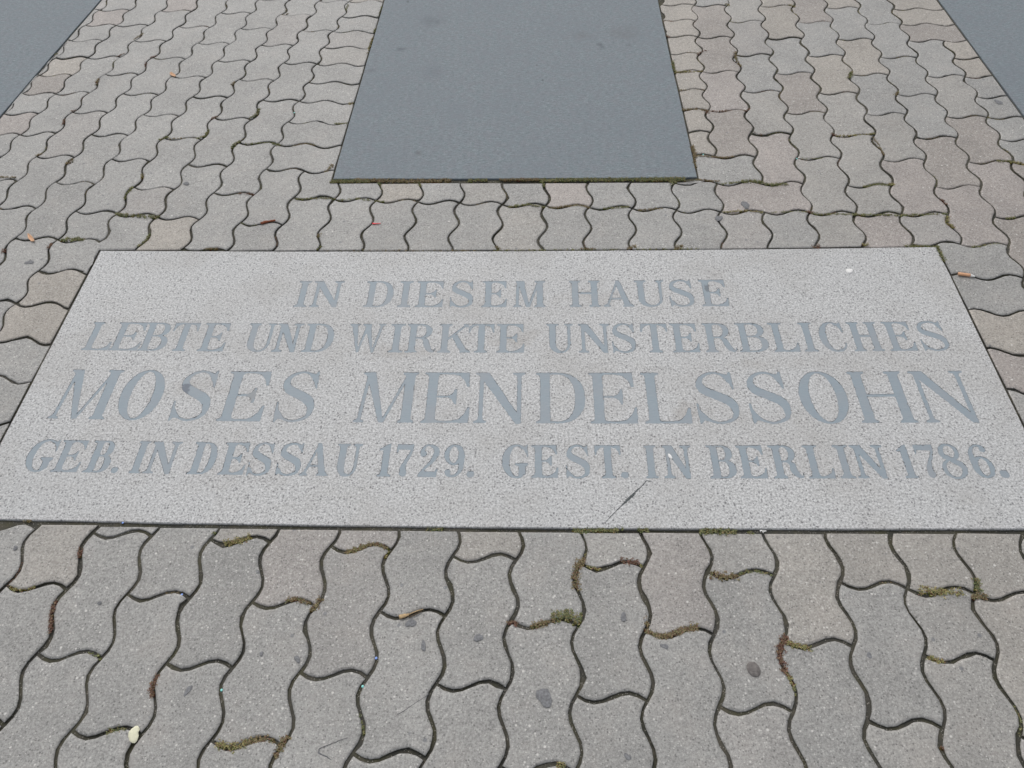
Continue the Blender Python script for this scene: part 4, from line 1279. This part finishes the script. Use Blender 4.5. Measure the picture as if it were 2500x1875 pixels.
# cigarette butt: filter and burnt paper end
M_FILTER = plain('orange_filter_paper', (0.80, 0.45, 0.26), 0.7, .08, 500)
M_WHITE = plain('white_paper', (0.88, 0.87, 0.84), 0.8, .04, 300)
M_LEAF = plain('dry_orange_leaf', (0.66, 0.40, 0.24), 0.7, .2, 260)
M_BARK = plain('red_brown_bark', (0.25, 0.085, 0.045), 0.85, .45, 500)
M_REDP = plain('red_plastic', (0.80, 0.05, 0.06), 0.4, .1, 100, .5)
M_STRAW = plain('straw_twig', (0.50, 0.36, 0.20), 0.8, .3, 300)
M_TWIGD = plain('dark_twig', (0.10, 0.075, 0.05), 0.9, .3, 300)
M_PETAL = plain('cream_petal', (0.80, 0.78, 0.58), 0.7, .08, 300)
def tube(name, p0, p1, r0, r1, mat, parent=None, n=10, squash=1.0, bend=0.0, segs=5, seed=0, wob=0.0):
    """tapered round body between two points given in metres, squashed a little where it was trodden on"""
    p0, p1 = Vector(p0), Vector(p1)
    ax = (p1 - p0).normalized()
    sd = Vector((-ax.y, ax.x, 0)).normalized()
    up = Vector((0, 0, 1))
    r = np.random.default_rng(seed)
    V, F = [], []
    for k in range(segs + 1):
        t = k / segs
        c = p0.lerp(p1, t) + sd * bend * math.sin(math.pi * t)
        rr = (r0 + (r1 - r0) * t) * (1 + r.normal(0, wob) if wob else 1)
        for q in range(n):
            a_ = 2 * math.pi * q / n
            V.append(c + sd * rr * math.cos(a_) + up * rr * squash * math.sin(a_))
    for k in range(segs):
        for q in range(n):
            F.append((k * n + q, k * n + (q + 1) % n, (k + 1) * n + (q + 1) % n, (k + 1) * n + q))
    F.append(tuple(range(n))[::-1]); F.append(tuple(range(segs * n, segs * n + n)))
    return mesh_obj(name, V, F, mat, parent, True)
def g3(u, v, z): 
    c = ground(u, v)
    return (float(c[0]), float(c[1]), z)
butt = bpy.data.objects.new('cigarette_butt', None); link(butt)
tube('filter', g3(2338, 671, .004), g3(2367, 675, .004), .0043, .0042, M_FILTER, butt, 12, .8)
tube('paper_end', g3(2367, 675, .004), g3(2378, 677.5, .0035), .0042, .0025, M_WHITE, butt, 12, .7, wob=.08)
tag(butt, 'cigarette butt with orange filter and white end beside the slab, right side', 'cigarette butt')

def leaf(name, pts, z, mat, lift=0.004):
    """a curled dry leaf: ribbon of quads with a raised rim"""
    L = [np.array(ground(u, v)) for u, v in pts]
    c = sum(L) / len(L)
    n = len(L)
    V = [(c[0], c[1], z + .001)] + [(p[0], p[1], z + lift * (.4 + .6 * abs(math.sin(k * 1.3)))) for k, p in enumerate(L)]
    k0 = len(V)
    V += [(x, y, zz - .0008) for x, y, zz in V]
    F = [(0, 1 + k, 1 + (k + 1) % n) for k in range(n)] + [(k0, k0 + 1 + (k + 1) % n, k0 + 1 + k) for k in range(n)]
    F += [(1 + k, k0 + 1 + k, k0 + 1 + (k + 1) % n, 1 + (k + 1) % n) for k in range(n)]
    # outline order may be clockwise: harmless for a two-sided thin leaf
    return mesh_obj(name, V, F, mat)
o = leaf('dry_leaf', [(68, 572), (72, 573), (80, 579), (86, 588), (85, 592), (78, 591), (71, 585), (69, 578)], .001, M_LEAF)
tag(o, 'small curled orange leaf lying across a joint at the left edge, beside the slab corner', 'leaf')
o = leaf('wood_chip', [(415, 180), (419, 178), (430, 185), (429, 189), (424, 189), (416, 184)], .001, M_LEAF)
tag(o, 'tiny tan chip lying on a joint in the upper left field of pavers', 'wood chip')
bk = bpy.data.objects.new('bark_piece', None); link(bk)
tube('stalk', g3(637, 547, .003), g3(673, 540, .003), .0034, .0030, M_BARK, bk, 9, .8, .001, 7, 4, .22)
tube('bud', g3(640, 549, .003), g3(650, 543, .0045), .003, .0016, M_BARK, bk, 8, .8, 0, 3, 5, .2)
tag(bk, 'rusty red-brown twig bit on a joint left of the dark slab', 'bark')
o = tube('plastic_bit', g3(909, 547.5, .0025), g3(930, 547, .003), .0028, .0012, M_REDP, None, 8, .5, -.0012, 5)
tag(o, 'bright red sliver of plastic over a joint above the slab', 'plastic scrap')
tw = bpy.data.objects.new('twig', None); link(tw)
tube('husk', g3(975, 1508, .003), g3(998, 1502, .003), .0052, .0030, M_STRAW, tw, 9, .5, 0, 5, 8, .15)
tube('stalk', g3(996, 1503, .003), g3(1034, 1489, .003), .0012, .0008, M_STRAW, tw, 7, 1, .001, 5, 9, .1)
tube('stalk', g3(998, 1508, .002), g3(1030, 1493, .002), .0014, .0010, M_TWIGD, tw, 7, 1, -.001, 5, 10, .1)
tag(tw, 'dry straw-coloured twig lying in a joint of the near pavers', 'twig')
o = blob('petal', 327, 1793, .0100, .0105, M_PETAL, 0.0018, 0.0005, 31, .4, 20, .35)
tag(o, 'crumpled cream white petal on a joint, lower left of the photo', 'petal')
o = blob('paper_scrap', 2074, 662, .0078, .0088, M_WHITE, 0.0022, 0.0001, 32, .2, 14, .22)
tag(o, 'small white scrap of paper lying on the upper right of the granite slab', 'paper scrap')
o = blob('paper_scrap', 1636, 1114, .0035, .0065, M_WHITE, 0.0008, 0.0, 33, .2, 8, .3)
tag(o, 'tiny white chip on the N of IN before BERLIN, bottom line of writing', 'paper scrap')
sc_ = bpy.data.objects.new('paper_scrap', None); link(sc_)
tube('scrap', g3(1855, 1297, .001), g3(1864, 1297, .001), .002, .001, M_WHITE, sc_, 6, .5, .001, 4, 2, .3)
tube('scrap', g3(1862, 1300, .001), g3(1871, 1297, .001), .0018, .001, M_WHITE, sc_, 6, .5, .001, 4, 3, .3)
tag(sc_, 'white crumbs in the dark joint along the near edge of the granite slab', 'paper scrap')

# sequins that glitter in the joints
def seq_mat(name, c):
    t = NT(name)
    t.out(c, 0.25, 0.8)
    return t.m
M_TEAL, M_BLUE = seq_mat('teal_foil', (0.25, 0.75, 0.68)), seq_mat('blue_foil', (0.22, 0.38, 0.85))
for k, (u, v, mt, lab) in enumerate([(540, 1684, M_TEAL, 'teal glitter dot in the joint, lower left near pavers'), (885, 1675, M_TEAL, 'teal glitter dot in the joint, lower middle near pavers'),
        (918, 1606, M_BLUE, 'pale blue glitter dot in a joint left of the middle near pavers'), (299, 1275, M_BLUE, 'blue glitter dot in the dark joint below the slab, far left'),
        (443, 1451, M_BLUE, 'blue glitter dot in a curved joint of the near pavers, left'), (1946, 386, M_TEAL, 'teal glitter dot in a joint right of the large dark slab'),
        (1717, 376, M_TEAL, 'teal glitter dot at the joint beside the lower right corner of the large slab'), (718, 274, M_TEAL, 'teal glitter dot in a joint left of the large dark slab')]):
    o = blob('sequin', u, v, .0022, .0024, mt, .0006, -0.0015, 300 + k, 0, 8, .05)
    tag(o, lab, 'sequin', 'glitter dots caught in the joints')

# scratch across the near edge of the granite slab
M_SCR = plain('dark_scratch', (0.10, 0.11, 0.11), 0.8, .3, 200)
def ribbon(name, pts, widths, mat, parent, z=0.0004):
    G = [np.array(ground(u, v)) for u, v in pts]
    V, F = [], []
    r = np.random.default_rng(12)
    Q, Wd = [], []
    for k in range(len(G) - 1):
        for s in range(8):
            t = s / 8
            Q.append(G[k] * (1 - t) + G[k + 1] * t); Wd.append(widths[k] * (1 - t) + widths[k + 1] * t)
    Q.append(G[-1]); Wd.append(widths[-1])
    for k, q in enumerate(Q):
        dv = Q[min(k + 1, len(Q) - 1)] - Q[max(k - 1, 0)]
        dv = dv / (np.linalg.norm(dv) + 1e-9)
        nr = np.array([-dv[1], dv[0]])
        w = Wd[k] / 1000 * r.uniform(.55, 1.2)
        j = nr * r.normal(0, .0003)
        V += [(*(q + j - nr * w), z - .0006), (*(q + j), z), (*(q + j + nr * w), z - .0006)]
    for k in range(len(Q) - 1):
        F += [(3 * k, 3 * k + 1, 3 * k + 4, 3 * k + 3), (3 * k + 1, 3 * k + 2, 3 * k + 5, 3 * k + 4)]
    return mesh_obj(name, V, F, mat, parent)
K2 = 900 / 2133
def rp(u, v): return (800 + u * K2, 600 + v * K2)
ribbon('scratch', [rp(1875, 1365), rp(1845, 1358), rp(1825, 1385), rp(1790, 1415), rp(1745, 1462), rp(1700, 1505), rp(1655, 1550), rp(1600, 1605)], [1.8, 1.6, 1.6, 2.2, 4.5, 2.0, 1.4, .9], M_SCR, stone)
ribbon('scratch', [rp(1715, 1445), rp(1745, 1475)], [.6, 1.4], M_SCR, stone)
M_SCR2 = plain('grey_scratch', (0.20, 0.20, 0.205), 0.85, .2, 200)
def rq(u, v): return (u * KZ, 1240 + v * KZ)
ribbon('scratch', [rq(2085, 1378), rq(1960, 1425), rq(1915, 1448), rq(1912, 1470), rq(1990, 1510)], [.4, .6, .8, 1.2, .5], M_SCR2, pavement, 0.0012)
ribbon('scratch', [rq(2380, 1245), rq(2520, 1155), rq(2575, 1115)], [.6, .5, .5], M_SCR2, pavement, 0.0012)
print('objects', len(bpy.data.objects))
